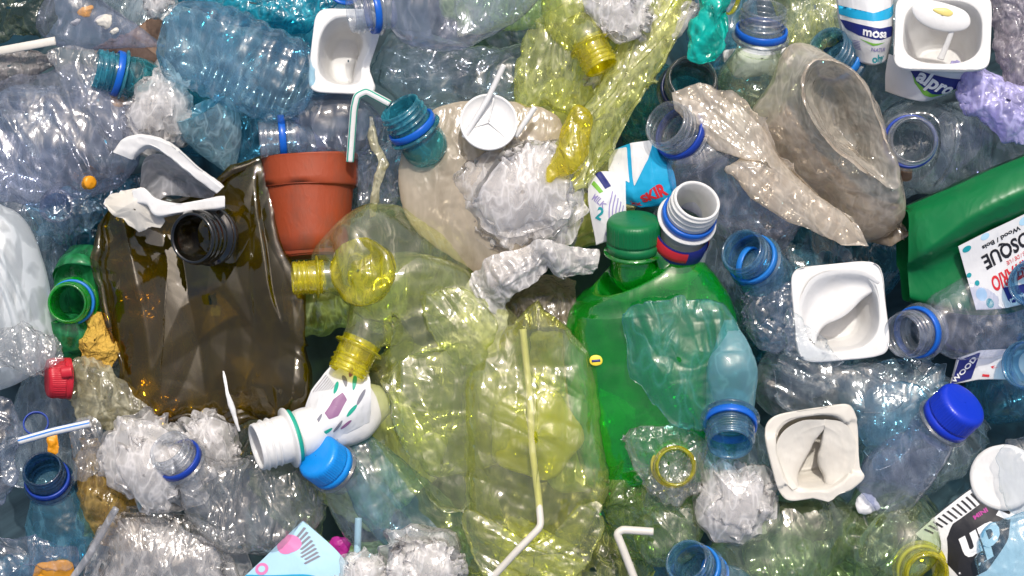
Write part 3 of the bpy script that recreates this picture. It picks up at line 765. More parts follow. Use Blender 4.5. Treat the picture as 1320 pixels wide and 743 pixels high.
bottle('blue ringed bottle mouth half hidden behind the open beige bag', (1064, 60, 40), (-.62, -.40, .66), 31, [(1114, 88, -16, 40, 28), (1140, 108, -36, 42, 28), (1170, 136, -50, 34, 22)], PETG, NECKB, RBM, None, (8, 40), 103)

# beige bags
G = patch([[(1166, 290, 4), (1120, 316, 0), (1060, 285, 0), (1005, 235, 0), (972, 185, 0), (985, 120, 8), (1040, 60, 20), (1120, 110, 10), (1160, 200, 4)],
           [(1166, 280, 36), (1118, 300, 26), (1062, 262, 22), (1012, 212, 24), (974, 158, 36), (992, 105, 46), (1026, 58, 60), (1108, 106, 54), (1158, 200, 40)],
           [(1160, 262, 66), (1120, 262, 66), (1080, 244, 68), (1046, 208, 72), (1020, 150, 80), (1022, 100, 88), (1046, 78, 92), (1104, 98, 86), (1146, 186, 74)],
           [(1154, 245, 84), (1126, 236, 88), (1090, 218, 96), (1058, 192, 102), (1030, 148, 106), (1026, 104, 106), (1048, 80, 104), (1102, 98, 98), (1140, 176, 90)],
           [(1148, 236, 86), (1122, 230, 92), (1092, 212, 100), (1062, 186, 106), (1035, 146, 109), (1031, 106, 109), (1050, 84, 106), (1098, 101, 100), (1134, 174, 92)],
           [(1128, 214, 70), (1112, 210, 72), (1088, 196, 76), (1066, 176, 80), (1044, 144, 82), (1040, 112, 82), (1056, 94, 82), (1092, 108, 78), (1120, 168, 72)],
           [(1112, 196, 44), (1102, 194, 44), (1084, 182, 44), (1068, 166, 44), (1056, 144, 44), (1052, 122, 46), (1062, 108, 48), (1086, 118, 46), (1106, 164, 44)],
           [(1090, 170, 32), (1088, 170, 32), (1084, 166, 32), (1080, 160, 32), (1076, 150, 32), (1076, 142, 32), (1080, 138, 32), (1086, 146, 32), (1090, 162, 32)],
           [(1084, 156, 30), (1084, 156, 30), (1083, 156, 30), (1083, 155, 30), (1082, 154, 30), (1082, 153, 30), (1083, 153, 30), (1084, 154, 30), (1084, 155, 30)]], 120, 170, True)
G = crumple(G, 6, 50, 111, 4, .45, 1, True, .7)
single('plastic_bag', 'open beige bag with a stained hollow mouth', 'bag', (1075, 190, 60), geo(G, True), BEIL)
bag('beige film tail behind the open beige bag, brown shadow in its colour', [(975, 160), (1010, 130), (1050, 190), (1110, 240), (1160, 262), (1168, 300), (1150, 316), (1100, 300), (1040, 260), (995, 215)], 14, 14, 10, film('shadow_brown_wrap', (.80, .72, .62), .6, (.52, .42, .32), .22, .3, 90, haze=.2, dirt=.5), (8, 60), 1110, dirn=(.75, .66))  # brown shadow beneath the open bag, put into this film's colour
bag('beige torn film trailing from the clear ringed mouth to the right', [(868, 118), (905, 108), (950, 122), (985, 150), (1020, 205), (1060, 250), (1110, 290), (1122, 318), (1080, 312), (1020, 280), (968, 246), (940, 215), (960, 200), (925, 190), (900, 165), (872, 140)], 86, 14, 10, BEIL, (8, 56), 112, dirn=(.75, .66), m=200, n=50)

# cartons top right
T = Thing('yogurt_bottle', 'white drinking-yogurt bottle with purple name banner and teal band', 'bottle', (1122, 20, 62))
CB = patch([[(1086, -30, 40), (1098, -30, 62), (1122, -30, 74), (1146, -30, 62), (1156, -30, 40)], [(1086, 10, 40), (1100, 12, 62), (1124, 14, 76), (1146, 12, 62), (1156, 10, 40)],
            [(1094, 45, 36), (1106, 48, 60), (1126, 52, 74), (1144, 48, 62), (1154, 44, 42)], [(1108, 75, 30), (1114, 78, 46), (1128, 82, 56), (1142, 78, 46), (1150, 72, 34)]], 60, 70)
CB = crumple(CB, 2.0, 50, 114, 2)
b_ = T.add('body', slab(CB, 14), PAPER)
spot(T, CB, [(.0, .28), (.25, .36), (.5, .385), (.75, .36), (1, .26), (1, .36), (.75, .44), (.5, .46), (.25, .44), (0, .38)], INKB, b_, name='band')
ban = spot(T, CB, [(.0, .44), (.3, .5), (.6, .54), (.86, .53), (.92, .56), (.9, .66), (.6, .68), (.3, .64), (.08, .56)], INKN, b_, name='banner')
letter(T, CB, 'mosa', (.54, .60), 17, INKW, 7, b_, .03, off=.9)
spot(T, CB, [(.3, .68), (.5, .72), (.7, .72), (.5, .75)], INKG, b_, .4, 'swoosh')
letter(T, CB, 'NATUR', (.6, .81), 8, INKV2, 6, b_, .02)
for q in range(6): spot(T, CB, [(.16, .70 + .022 * q), (.30, .715 + .022 * q), (.30, .724 + .022 * q), (.16, .709 + .022 * q)], INKV2, b_, .4, 'print_line')
letter(T, CB, 'ohy', (.6, .93), 17, INKT, 0, b_, .03)
def alp(G):
    return G
T, g, fr_ = cup('white oat-style pot with blue name badge holding a white spoon', (1215, 40, 84), 61, 7, (-.16, -.42, .90), 96, WHITE, None, 62, halfy=58, e_out=7, e_in=2.9, open_=.82)
pb = T.add('pot_body', g, WHITE)
LB = patch([[(1152, 66, 52), (1180, 80, 74), (1210, 88, 82), (1240, 92, 78), (1268, 88, 54)], [(1150, 90, 40), (1176, 104, 62), (1206, 114, 70), (1232, 114, 64), (1252, 108, 40)],
            [(1152, 112, 28), (1172, 122, 46), (1196, 128, 52), (1214, 124, 46), (1226, 120, 32)]], 40, 60)
lb = T.add('label', slab(LB, 2), PAPER)
spot(T, LB, [(.26, .14), (.5, .2), (.82, .22), (.86, .3), (.75, .62), (.62, .8), (.5, .74), (.34, .46)], INKG, lb, name='badge_edge')
spot(T, LB, [(.24, .14), (.5, .16), (.84, .2), (.8, .44), (.66, .66), (.56, .64), (.36, .42)], INKN, lb, .7, 'badge')
letter(T, LB, 'alpro', (.55, .37), 25, INKW, 17, lb, .035, off=1.2)
T = Thing('plastic_spoon', 'white spoon with a yellow smear lying in the badge pot', 'spoon', (1215, 25, 92))
bowl = pillow([(1177, 8), (1195, 0), (1220, 4), (1245, 14), (1252, 28), (1244, 38), (1222, 41), (1200, 36), (1182, 24)], 88, 7, 6, 90, 24)
b_ = T.add('spoon_bowl', geo(bowl, True), WHITE)
T.add('handle', geo(tube_grid([(1230, 34, 88), (1224, 54, 80), (1217, 74, 70)], [3.5, 3.6, 4.4], 12, 30, flat=.6), True), WHITE)
T.add('smear', geo(pillow([(1202, 12), (1218, 11), (1228, 17), (1222, 22), (1208, 18)], 95, 1.5, 2, 40, 10), True), solid('yogurt_smear', (.80, .66, .22), .4))
bag('thin purple bag crumpled under the badge pot', [(1228, 86), (1268, 84), (1290, 110), (1340, 112), (1345, 190), (1310, 188), (1272, 170), (1248, 145), (1236, 120)], 62, 22, 20, PURP, (9.4, 34), 115, m=180, n=54)
bag('pinkish grey wrinkled film in the top right corner', [(1272, -30), (1350, -30), (1350, 120), (1310, 118), (1286, 90), (1278, 40)], 52, 26, 20, film('pinkish_wrap', (.82, .78, .82), .5, (.58, .53, .58), .16, .9, 130), (12, 36), 116)
bottle('clear crushed bottle whose blue ringed mouth faces the camera', (1178, 181, 96), (-.06, .02, .99), 32, [(1186, 176, 20, 52, 50), (1215, 178, -4, 62, 66), (1262, 190, -16, 60, 56), (1310, 205, -20, 50, 44), (1350, 215, -22, 30, 30)], PET, NECKC, RB, None, (11, 70), 117)
bag('small brown and green scrap under the ringed mouth', [(1160, 216), (1174, 214), (1176, 232), (1162, 234)], 40, 4, 4, BROWN, (2, 10), 118, name='plastic_scrap', cat='scrap', m=40, n=12)

# green jug, upside-down label
T = Thing('cleaner_jug', 'opaque green cleaner jug lying upside down with a printed label', 'jug', (1260, 300, 60))
JG = patch([[(1172, 268, 20), (1178, 262, 40), (1230, 240, 58), (1290, 214, 64), (1360, 186, 60)],
            [(1172, 275, 52), (1186, 272, 66), (1236, 254, 86), (1292, 228, 92), (1362, 200, 90)],
            [(1170, 310, 62), (1190, 308, 84), (1238, 280, 102), (1296, 252, 108), (1364, 224, 104)],
            [(1170, 338, 58), (1192, 326, 82), (1240, 300, 90), (1300, 272, 94), (1366, 246, 92)],
            [(1174, 352, 40), (1202, 346, 52), (1248, 326, 58), (1308, 300, 62), (1370, 276, 60)],
            [(1177, 384, 36), (1212, 390, 46), (1258, 390, 52), (1312, 382, 54), (1372, 352, 52)],
            [(1180, 390, 14), (1215, 398, 30), (1260, 406, 38), (1312, 402, 40), (1372, 380, 40)]], 110, 140)
JG = crumple(JG, 2.2, 80, 119, 2)
JB = JG.copy(); JB[..., 2] = -8 - (JG[..., 2] - 10) * .25
T.add('body', geo(np.concatenate([JG, JB[::-1], JG[:1]])), GJUG)
LJ = patch([[(1231, 318, 79), (1262, 302, 84), (1300, 284, 86), (1340, 264, 86)], [(1243, 352, 68), (1275, 338, 72), (1310, 324, 74), (1344, 308, 74)], [(1258, 400, 62), (1290, 398, 64), (1318, 392, 65), (1350, 380, 64)]], 60, 70)
lj = T.add('label', slab(LJ, 1.5), PAPER)
letter(T, LJ, 'BOSQUE', (.56, .40), 31, INKK, 170, lj, .03, .62)
letter(T, LJ, 'Wood / Bois', (.47, .20), 12, INKK, 172, lj, .03, .8)
letter(T, LJ, 'ES / DE / UE', (.62, .56), 7, INKR, 172, lj, .01, .8)
letter(T, LJ, 'SANITARIO', (.60, .69), 23, INKR, 172, lj, .03, .62)
spot(T, LJ, [(.40, .80), (.85, .84), (.85, .98), (.45, .96)], INKN, lj, name='print_block')
letter(T, LJ, 'ACCION', (.5, .95), 11, INKW, 170, lj, .04, off=.9)
for q, (x, y, r) in enumerate([(.08, .12, .05), (.12, .82, .07), (.03, .55, .03), (.3, .06, .05), (.2, .93, .05), (.75, .1, .06), (.1, .68, .03)]):
    spot(T, LJ, disc_uv((x, y), r, 1.1), INKLB if q % 2 else INKT, lj, name='splash')
bottle('pale blue ringed bottle mouth over the jug label at the right edge', (1326, 366, 104), (-.52, .05, .8), 30, [(1390, 372, 50, 44, 34), (1430, 380, 40, 40, 34)], PETB, NECKB, RBM, None, (6, 40), 120)
bottle('blue ringed bottle mouth at the right edge below the jug', (1318, 470, 84), (-.62, -.05, .7), 33, [(1380, 486, 36, 50, 40), (1430, 500, 30, 40, 34)], PETB, NECKB, RBM, None, (6, 40), 121)

# ------------------------------------------------------------------ left middle
G = pillow([(-60, 266), (10, 268), (42, 300), (62, 360), (72, 420), (68, 462), (38, 486), (0, 506), (-60, 512)], 30, 44, 30, 220, 80, .5)
dr = np.hypot(G[..., 0] + 190, (G[..., 1] - 480) * .95)
G[..., 2] += 3.5 * np.clip(np.cos(dr / 2.6), -.2, 1) * np.exp(-((dr - 232) / 17) ** 2)
single('milky_jug', 'milky white ribbed jug at the left edge', 'jug', (0, 390, 30), geo(crumple(G, 3, 90, 131, 2, cu=True), True), MILK)
T = Thing('jug_rib', 'three curved raised ribs on the milky jug', 'rib', (30, 350, 70)) if False else None
bag('clear shredded film at the foot of the milky jug', [(-20, 430), (30, 418), (74, 430), (84, 460), (60, 480), (20, 478), (-20, 470)], 78, 12, 10, CLR, (7.2, 22), 132)
bottle('green bottle with light blue ringed mouth facing the camera', (86, 391, 62), (-.02, .04, .99), 27, [(90, 385, -4, 36, 60), (92, 372, -20, 40, 66), (92, 345, -30, 38, 50), (92, 322, -36, 24, 34)], GRNL, GRN, RBM, None, (5, 50), 133)
crushed('green bottle shoulder below the light blue ringed mouth', [(84, 410, 20, 30, 26), (84, 430, 16, 34, 26), (86, 448, 8, 26, 18), (92, 462, 0, 10, 8)], GRNL, (4, 40), 134, name='bottle_shoulder')
bag('orange yellow sponge piece between green and olive bottles', [(112, 410), (128, 402), (146, 425), (152, 455), (140, 470), (112, 468), (104, 445)], 22, 16, 16, SPONGE, (5, 18), 135, name='sponge', cat='sponge')
T = Thing('red_cap', 'red plastic bottle top with notch beside cream bag', 'cap', (80, 488, 58))
T.add('cap_body', geo(crumple(lathe((62, 488, 60), (-.9, 0, .35), CAP, 240, knurl, 24), 1, 20, 136, cu=True), True), RED)
T.add('tab', geo(tube_grid([(84, 480, 80), (98, 478, 80)], 7, 12, 10, flat=.5), True), RED)
bag('cream crumpled bag between red cap and olive bottle', [(96, 470), (120, 462), (145, 478), (168, 500), (200, 535), (180, 560), (140, 560), (105, 545), (90, 520), (98, 495)], 30, 22, 20, film('cream_bag', (.88, .85, .70), .5, (.64, .60, .42), .2, .5, 100, dirt=.3), (10, 36), 137)
bag('pale blue clear bottle base with round dimple above green bottle', [(30, 262), (70, 245), (118, 250), (140, 275), (125, 300), (90, 312), (50, 300)], 24, 22, 18, PETB, (7, 34), 138, name='dimpled_bottle', cat='bottle')
T = Thing('bottle_bottom', 'round clear bottle bottom seen end-on above the green bottle', 'bottle', (72, 270, 52))
T.add('wall', geo(crumple(lathe((72, 268, 58), (.1, .15, 1), [(.1, 6), (.5, 4), (.8, 0), (1, 2), (1.08, 10), (1.1, 30)], 60, None, 24), 1.5, 20, 139, cu=True), True), PETL)
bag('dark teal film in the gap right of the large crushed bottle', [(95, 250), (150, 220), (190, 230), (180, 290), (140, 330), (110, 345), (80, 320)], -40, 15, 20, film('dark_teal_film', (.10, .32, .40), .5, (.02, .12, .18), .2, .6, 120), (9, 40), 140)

# big dark olive bottle
T = Thing('oil_bottle', 'large dark olive oil bottle crushed into glossy folds with black mouth', 'bottle', (260, 370, 40))
G = pillow([(140, 268), (172, 250), (225, 262), (262, 250), (300, 214), (338, 200), (350, 236), (354, 290), (372, 330), (393, 362), (399, 440), (396, 520), (372, 548), (318, 540), (285, 552), (240, 536), (196, 546), (168, 520), (150, 455), (132, 396), (121, 332), (128, 290)], 34, 26, 26, 300, 100, .34, True, 3, 4)
fw = (np.arange(G.shape[0]) < 100)[:, None] * np.ones(G.shape[1])[None]
G[..., 2] += fw * 40 * crease(G * (1, 1, .1), 76, 151, 1, .3, (.16, 1))
G[..., 2] += fw * 12 * np.clip((G[..., 0] - 330) / 40, -1, 0)
G = crumple(G, 9, 60, 152, 1, .4, 1, True, .4)
b_ = T.add('body', geo(G, True), OLV)
nk = T.add('neck', geo(lathe((258, 309, 108), (-.42, .10, .90), [(.80, 1.6), (.81, .6), (.82, .1), (.86, 0), (.93, .0), (.96, .08)] + [(.96, .1 + .05 * q) for q in range(17)] + [(.97, 1), (1.12, 1.02), (1.14, 1.12), (.99, 1.16), (.99, 1.25), (1.1, 1.28), (1.1, 1.4), (.95, 1.5), (.95, 1.7)], 70, lambda r, d, th: .08 * ((r > .94) & (r < .97) & (d > .1) & (d < .9)) * np.clip(np.cos(2 * math.pi * d / .28 + th), 0, 1) ** 2, 34), True), BLK)

# ------------------------------------------------------------------ yellow bottles
bottle('pale yellow clear bottle with threaded neck pointing left at the pot', (377, 359, 84), (-.98, .05, .18), 23, [(432, 350, 66, 46, 34), (458, 345, 62, 72, 44), (500, 340, 46, 84, 42), (545, 345, 26, 74, 38), (590, 365, 8, 58, 30), (620, 385, -6, 34, 18)], YELP, YELN, None, None, (10, 70), 161, octs=3, nv=120, nu=120)
T = Thing('bottle_bottom', 'amber domed bottle bottom glowing inside the pale yellow bottle', 'bottle', (464, 350, 104))
dm = lathe((464, 350, 112), (-.42, -.05, .9), [(.05, -.12), (.22, -.10), (.4, .0), (.62, .10), (.82, .0), (.96, .0), (1.0, .14), (.98, .3), (.96, .5)], 80, lambda r, d, th: .05 * np.cos(5 * th) * (r < .9) * (r > .2), 44)
T.add('base', geo(crumple(dm, 3, 16, 162, 3, cu=True), True), AMB)
bottle('yellow bottle with threaded neck pointing down at the printed sleeve', (446, 482, 86), (-.42, .88, .2), 27, [(480, 418, 68, 44, 32), (500, 400, 62, 70, 38), (545, 420, 52, 95, 40), (580, 470, 44, 100, 40), (600, 540, 36, 92, 36), (612, 600, 26, 60, 26)], YELP, YELN, None, None, (12, 80), 163, octs=3, nv=130, nu=120)
bag('wide pale yellow bottle side sweeping down to the bottom', [(476, 470), (520, 440), (590, 450), (612, 520), (620, 600), (650, 680), (640, 730), (610, 735), (570, 700), (525, 650), (490, 595), (478, 540)], 40, 34, 24, YELP, (9, 80), 164, dirn=(.5, .86), m=220, n=70, second=(10, 120))
# big upright crushed yellow bottle in the middle
G = pillow([(690, 384), (722, 420), (755, 452), (768, 500), (770, 570), (772, 630), (760, 672), (730, 705), (690, 716), (650, 712), (618, 690), (602, 640), (600, 560), (598, 500), (612, 450), (648, 415)], 62, 40, 34, 260, 90, .42, True, 3, 5)
x = G[..., 0] - 688
G[..., 2] += 7.0 * np.abs(((x / 36.0) % 2) - 1) * np.clip((G[..., 1] - 470) / 60, 0, 1) * np.clip((690 - G[..., 1]) / 40, 0, 1)
pk = np.clip((470 - G[..., 1]) / 90, 0, 1)
G[..., 2] += 26 * pk * (1 - np.abs(x) / 80).clip(0)
G = crumple(G, 9, 70, 1710, 2, .4, 1, True, .2, (1, .35))
G = crumple(G, 11, 84, 171, 3, .45, 1, True, .4, (.05, 1))
T = Thing('yellow_bottle', 'large pale yellow bottle folded to a peak in the centre', 'bottle', (688, 560, 62))
T.add('body', geo(G, True), YEL)
T.add('base', geo(crumple(lathe((690, 562, 66), (0, .05, 1), [(.05, -.3), (.25, -.25), (.45, 0), (.7, .14), (.9, .1), (1, .3), (1, .6)], 70, lambda r, d, th: .06 * np.cos(5 * th), 58), 3, 24, 172, cu=True), True), film('lemon_base', (.96, .95, .14), .44, (.96, .94, .03), .08, .08, 70, haze=.0))
straw('long cream straw running through the central yellow bottle', [(674, 425, 70), (682, 500, 76), (686, 580, 80), (694, 640, 88), (697, 676, 112), (668, 705, 114), (628, 750, 104)], 4.6, CREAM, nv=90, ang=())
bag('greenish yellow film at the bottom right of the central bottle', [(700, 700), (770, 660), (800, 690), (850, 740), (840, 780), (700, 780), (660, 760)], 6, 22, 18, YELD, (10.1, 36), 173)
bag('yellowish crumpled film at the bottom under the central bottle', [(560, 690), (640, 700), (720, 700), (740, 780), (560, 780)], 16, 20, 18, YEL, (14, 40), 174)

bag('clear veil of film over the shoulder of the yellow sleeve bottle', [(545, 392), (610, 380), (640, 420), (612, 470), (570, 455)], 92, 8, 6, YELP, (8, 50), 175, dirn=(.7, .7))
bag('yellowish clear sheet with long creases left of the central bottle', [(505, 470), (590, 440), (604, 520), (606, 640), (560, 650), (515, 560)], 82, 14, 8, YELP, (12, 60), 176, dirn=(.25, .97))
bag('thin clear film over the lower edge of the central bottle', [(600, 660), (690, 690), (770, 650), (760, 720), (700, 750), (620, 740)], 96, 10, 8, YEL, (9, 46), 177, dirn=(.9, .4))
# cartons behind the green cap
T = Thing('yogurt_carton', 'crumpled white drink carton with purple print left of green cap', 'carton', (775, 270, 50))
CC = patch([[(757, 232, 56), (770, 222, 62), (790, 222, 62), (806, 232, 56)], [(760, 270, 52), (772, 262, 60), (790, 262, 60), (806, 268, 54)], [(768, 316, 44), (780, 312, 50), (796, 312, 50), (808, 318, 44)]], 60, 50)
CC = crumple(CC, 3, 40, 181, 2)
b_ = T.add('body', slab(CC, 10), PAPER)
spot(T, CC, [(.2, .0), (.36, .0), (.60, .24), (.46, .30)], INKN, b_, name='banner')
spot(T, CC, [(.1, .12), (.18, .1), (.42, .34), (.34, .36)], INKG, b_, name='swoosh')
letter(T, CC, 'MILK', (.30, .46), 11, INKV2, 50, b_, .02)
for q in range(5): letter(T, CC, 'lorem iunt estu', (.68 + .055 * q, .52 + .03 * q), 5, INKV2, -72, b_, .01) if False else None
for q in range(5): spot(T, CC, [(.62 + .07 * q, .32 + .04 * q), (.65 + .07 * q, .32 + .04 * q), (.52 + .07 * q, .72 + .04 * q), (.49 + .07 * q, .72 + .04 * q)], INKV2, b_, name='print_line')
letter(T, CC, '2', (.28, .64), 20, INKT, 40, b_, .03)
letter(T, CC, 'a', (.5, .88), 26, INKV2, 40, b_, .03)
T = Thing('drink_carton', 'folded bright blue drink carton with white panel, red lettering', 'carton', (828, 225, 44))
CD = patch([[(786, 196, 36), (812, 186, 56), (840, 180, 62), (858, 198, 50)], [(784, 222, 44), (812, 236, 56), (838, 210, 70), (868, 222, 58)], [(796, 244, 48), (816, 256, 54), (842, 250, 62), (872, 246, 54)], [(800, 262, 40), (826, 268, 46), (850, 264, 48), (872, 262, 44)]], 60, 60, sharp=True)
CD = crumple(CD, 3.5, 40, 183, 2)
b_ = T.add('body', slab(CD, 8), INKB)
spot(T, CD, [(.0, .0), (.28, .02), (.30, .36), (.0, .34)], PAPER, b_, name='panel')
spot(T, CD, [(.34, .0), (.7, .0), (.62, .25), (.36, .44)], PAPER, b_, .5, name='panel')
letter(T, CD, 'SKIR', (.62, .70), 20, INKR, -18, b_, .05)
letter(T, CD, 'XX', (.3, .9), 12, INKR, -8, b_, .05)
T = bottle('white bottle with ridged neck, blue ring and navy red label', (899, 258, 116), (.22, -.52, .80), 33, [(886, 312, 46, 33, 33), (880, 335, 24, 36, 33), (874, 360, 4, 24, 22)], WHITE, WHITE, RBL, None, (1.5, 50), 185)
s_ = lathe((882, 298, 76), (.22, -.52, .80), [(35, -4), (38, 0), (40, 12), (40, 40)], 60)
sl_ = T.add('label', geo(s_, True), INKN)
T.add('label_stripe', geo(lathe((882, 298, 76), (.22, -.52, .80), [(37.5, -3), (39, 1), (40.4, 7), (40.8, 13), (40.2, 14)], 60)[:, 2:21], False), INKR, sl_)
T.add('label_stripe', geo(lathe((882, 298, 76), (.22, -.52, .80), [(37.5, -3), (39, 1), (40.4, 7), (40.8, 16), (40.2, 18)], 60)[:, 30:39], False), INKR, sl_)

# ------------------------------------------------------------------ green bottle with the cap
T = bottle('large green bottle with dark green cap', (817, 284, 84), (-.02, -.90, .42), 32,
           [(824, 344, 50, 58, 42), (832, 362, 42, 84, 56), (838, 388, 32, 104, 66), (842, 428, 24, 115, 71), (844, 490, 18, 117, 72), (850, 560, 12, 114, 66), (856, 620, 4, 100, 54)],
           GRN, GRN, CAPG, CAPG, (6, 90), 191, nv=140, nu=140, ell=2.3, octs=3)
lg = T.add('emblem', geo(pillow([(760, 465), (762, 460), (768, 458), (775, 460), (777, 465), (775, 470), (768, 472), (762, 470)], 79, 1.2, 1, 40, 8), True), INKY)
T.add('emblem_bar', geo(tube_grid([(763, 466, 80.4), (774, 465, 80.4)], 1.6, 8, 6, flat=.4), True), INKN, lg)
# turquoise crushed bottle over it
bag('turquoise clear crushed bottle panel lying on the green bottle', [(797, 406), (812, 396), (846, 388), (880, 378), (928, 390), (950, 430), (952, 490), (930, 530), (900, 552), (862, 546), (838, 520), (808, 492)], 104, 10, 8, film('turquoise_pet', (.46, .84, .78), .15, (.16, .62, .60), .06, .14, 90, spec=1.6), (9, 66), 193, dirn=(.35, .94), name='crushed_bottle', cat='bottle', m=200, n=60)
bottle('turquoise blue bottle hanging mouth down beside the green bottle', (941, 574, 122), (-.08, .72, .70), 32, [(946, 480, 104, 34, 24), (946, 455, 102, 27, 19), (944, 430, 96, 16, 12), (943, 412, 92, 7, 6)], film('turq_blue_pet', (.46, .80, .88), .42, (.36, .74, .82), .08, .10, 80, spec=1.5, haze=.2), NECKB, RBL, None, (3, 40), 194)
bottle('blue bottle neck with wide ring right of the green bottle', (955, 322, 84), (-.50, -.34, .72), 31, [(990, 352, 44, 36, 30), (1010, 378, 16, 40, 30), (1020, 410, -20, 46, 30), (1020, 440, -40, 30, 20)], PETB, NECKB, RBM, None, (8, 40), 195)
T = Thing('bottle_ring', 'loose blue bottle ring beside the wide ringed neck', 'ring', (992, 352, 66))
T.add('band', geo(lathe((988, 348, 68), (.75, .15, .6), RING, 60, None, 24), True, True), RBM)

# ------------------------------------------------------------------ right middle
T, g, fr_ = cup('white square yogurt pot with its side folded inwards', (1083, 402, 72), 60, -5, (.0, -.04, 1), 66, WHITE, None, 63, halfy=62, e_out=7, open_=.84)
pb = T.add('pot_body', g, WHITE)
fo = patch([[(1132, 366, 71), (1112, 354, 72), (1080, 352, 72), (1050, 362, 72), (1036, 386, 72), (1035, 412, 72), (1044, 436, 71)],
            [(1133, 370, 64), (1108, 366, 60), (1082, 370, 57), (1060, 382, 56), (1048, 402, 58), (1046, 420, 60), (1050, 440, 64)],
            [(1133, 374, 60), (1112, 384, 60), (1096, 398, 60), (1078, 410, 60), (1064, 418, 60), (1056, 430, 60), (1053, 444, 60)],
            [(1133, 376, 52), (1114, 388, 50), (1098, 402, 50), (1080, 413, 50), (1066, 421, 50), (1058, 432, 50), (1054, 446, 54)],
            [(1130, 374, 30), (1110, 384, 20), (1094, 396, 14), (1076, 406, 14), (1062, 416, 18), (1054, 428, 24), (1050, 442, 34)]], 70, 80)
fo[0, :, :2] = (1085, 404) + (fo[0, :, :2] - (1085, 404)) * 1.07
T.add('folded_wall', slab(crumple(fo, 1.2, 40, 633), 1.2), WHITE, pb)
bag('clear cup fragment left of the white folded pot', [(955, 385), (1000, 372), (1030, 380), (1032, 440), (1000, 452), (970, 440)], 58, 12, 12, PETL, (8, 36), 201)
bag('clear film pinched over the lower left of the white folded pot', [(1016, 400), (1032, 410), (1062, 440), (1085, 466), (1060, 475), (1025, 465), (1010, 440)], 92, 8, 6, PET, (6, 30), 202)
bottle('clear bottle lying to the right with blue ringed mouth by folded pot', (1163, 433, 92), (-.72, .12, .70), 31, [(1228, 420, 46, 46, 34), (1262, 412, 40, 54, 36), (1300, 402, 30, 50, 34), (1350, 390, 20, 34, 24)], PETL, NECKC, RBL, None, (8, 42), 203)
crushed('crushed grey clear bottle lying between the two white pots', [(985, 480, 10, 30, 22), (1010, 490, 18, 50, 34), (1070, 505, 22, 56, 36), (1140, 520, 20, 60, 36), (1195, 520, 12, 46, 26), (1220, 515, 4, 22, 14)], PETG, (13, 66), 204, (.045, 10), octs=3, nv=120, nu=110, dirn=(.9, .35))
bag('grey blue crinkled film sheet above the blue capped bottle', [(1110, 470), (1180, 455), (1225, 465), (1215, 510), (1175, 560), (1120, 570), (1090, 530)], 30, 14, 12, PETB, (9, 74), 205, dirn=(.7, -.7))
T = Thing('milk_carton', 'white carton corner with navy block above the blue cap', 'carton', (1270, 470, 34))
CE = patch([[(1236, 462, 30), (1262, 452, 40), (1300, 450, 42), (1340, 452, 36)], [(1228, 496, 26), (1262, 490, 34), (1300, 490, 36), (1340, 494, 30)]], 30, 40, sharp=True)
b_ = T.add('body', slab(crumple(CE, 2, 40, 206, 2), 8), PAPER)
spot(T, CE, [(.02, .1), (.28, .05), (.22, .9), (.0, .98)], INKN, b_, name='print_block')
letter(T, CE, 'WOOD', (.12, .55), 11, INKW, -50, b_, .03, off=1.2)
spot(T, CE, [(.42, .55), (.5, .5), (.52, .58), (.44, .62)], INKR, b_, name='print_mark')
spot(T, CE, [(.34, .80), (.42, .82), (.42, .9), (.34, .88)], INKR, b_, name='print_mark')
# blue capped bottle
T = bottle('slim clear bottle with a royal blue cap', (1243, 520, 108), (.50, -.62, .60), 31.5, [(1200, 582, 66, 36, 30), (1180, 602, 58, 44, 32), (1152, 632, 48, 46, 30), (1130, 650, 40, 34, 22)], PETL, NECKC, CAPB, CAPB, (8, 64), 211, dirn=(-.6, .8))
T = Thing('silver_scrap', 'crinkled silver scrap at the foot of the blue capped bottle', 'scrap', (1118, 645, 50))
T.add('scrap', geo(crumple(pillow([(1104, 648), (1112, 634), (1126, 640), (1134, 655), (1122, 662), (1108, 660)], 50, 5, 5, 50, 14), 3, 10, 212, cu=True), True), PAPER)
def dent84(G):
    G = G.copy(); x, y, d = G[..., 0].copy(), G[..., 1].copy(), -G[..., 2].copy()
    rimk = np.exp(-((d) / 6) ** 2)
    G[..., 1] += rimk * (6 * ((x - 10) / 60) ** 2 * (y > 20) - 6 * np.exp(-((x - 50) ** 2 + (y + 44) ** 2) / 500) + 9 * np.exp(-((x - 12) ** 2 + (y - 58) ** 2) / 100))
    G[..., 0] += rimk * 9 * np.exp(-((x - 56) ** 2 + (y - 36) ** 2) / 90)
    G[..., 2] += rimk * 6 * np.sin(x / 22) * (np.abs(y) > 30)
    tp = (y + 58) / 116
    G[..., 0] *= 1.06 - .20 * tp
    return G
T, g, fr_ = cup('cream white pot with torn ragged rim and pinched-in walls', (1050, 584, 84), 60, -8, (.05, .02, 1), 60, CREAM, dent84, 64, halfy=57, e_out=4.2, open_=.84, crush=(2.5, 36))
pb = T.add('pot_body', g, CREAM)
fa = patch([[(1064, 544, 83), (1034, 545, 83), (1010, 560, 83), (1002, 584, 83), (1006, 610, 83), (1024, 630, 82)],
            [(1063, 550, 76), (1042, 556, 72), (1024, 570, 70), (1018, 590, 70), (1020, 612, 70), (1030, 628, 72)],
            [(1062, 556, 70), (1052, 570, 66), (1044, 585, 62), (1036, 600, 60), (1031, 614, 60), (1032, 628, 62)],
            [(1061, 557, 60), (1051, 571, 50), (1043, 587, 44), (1034, 602, 40), (1028, 616, 40), (1028, 630, 44)]], 50, 60)
fa[..., :2] = (1053, 588) + (fa[..., :2] - (1053, 588)) * (1.06 - .06 * np.linspace(0, 1, 50)[:, None, None]); fa[..., 2] += 6 * np.clip(np.linspace(0, 3, 50), 0, 1)[:, None]
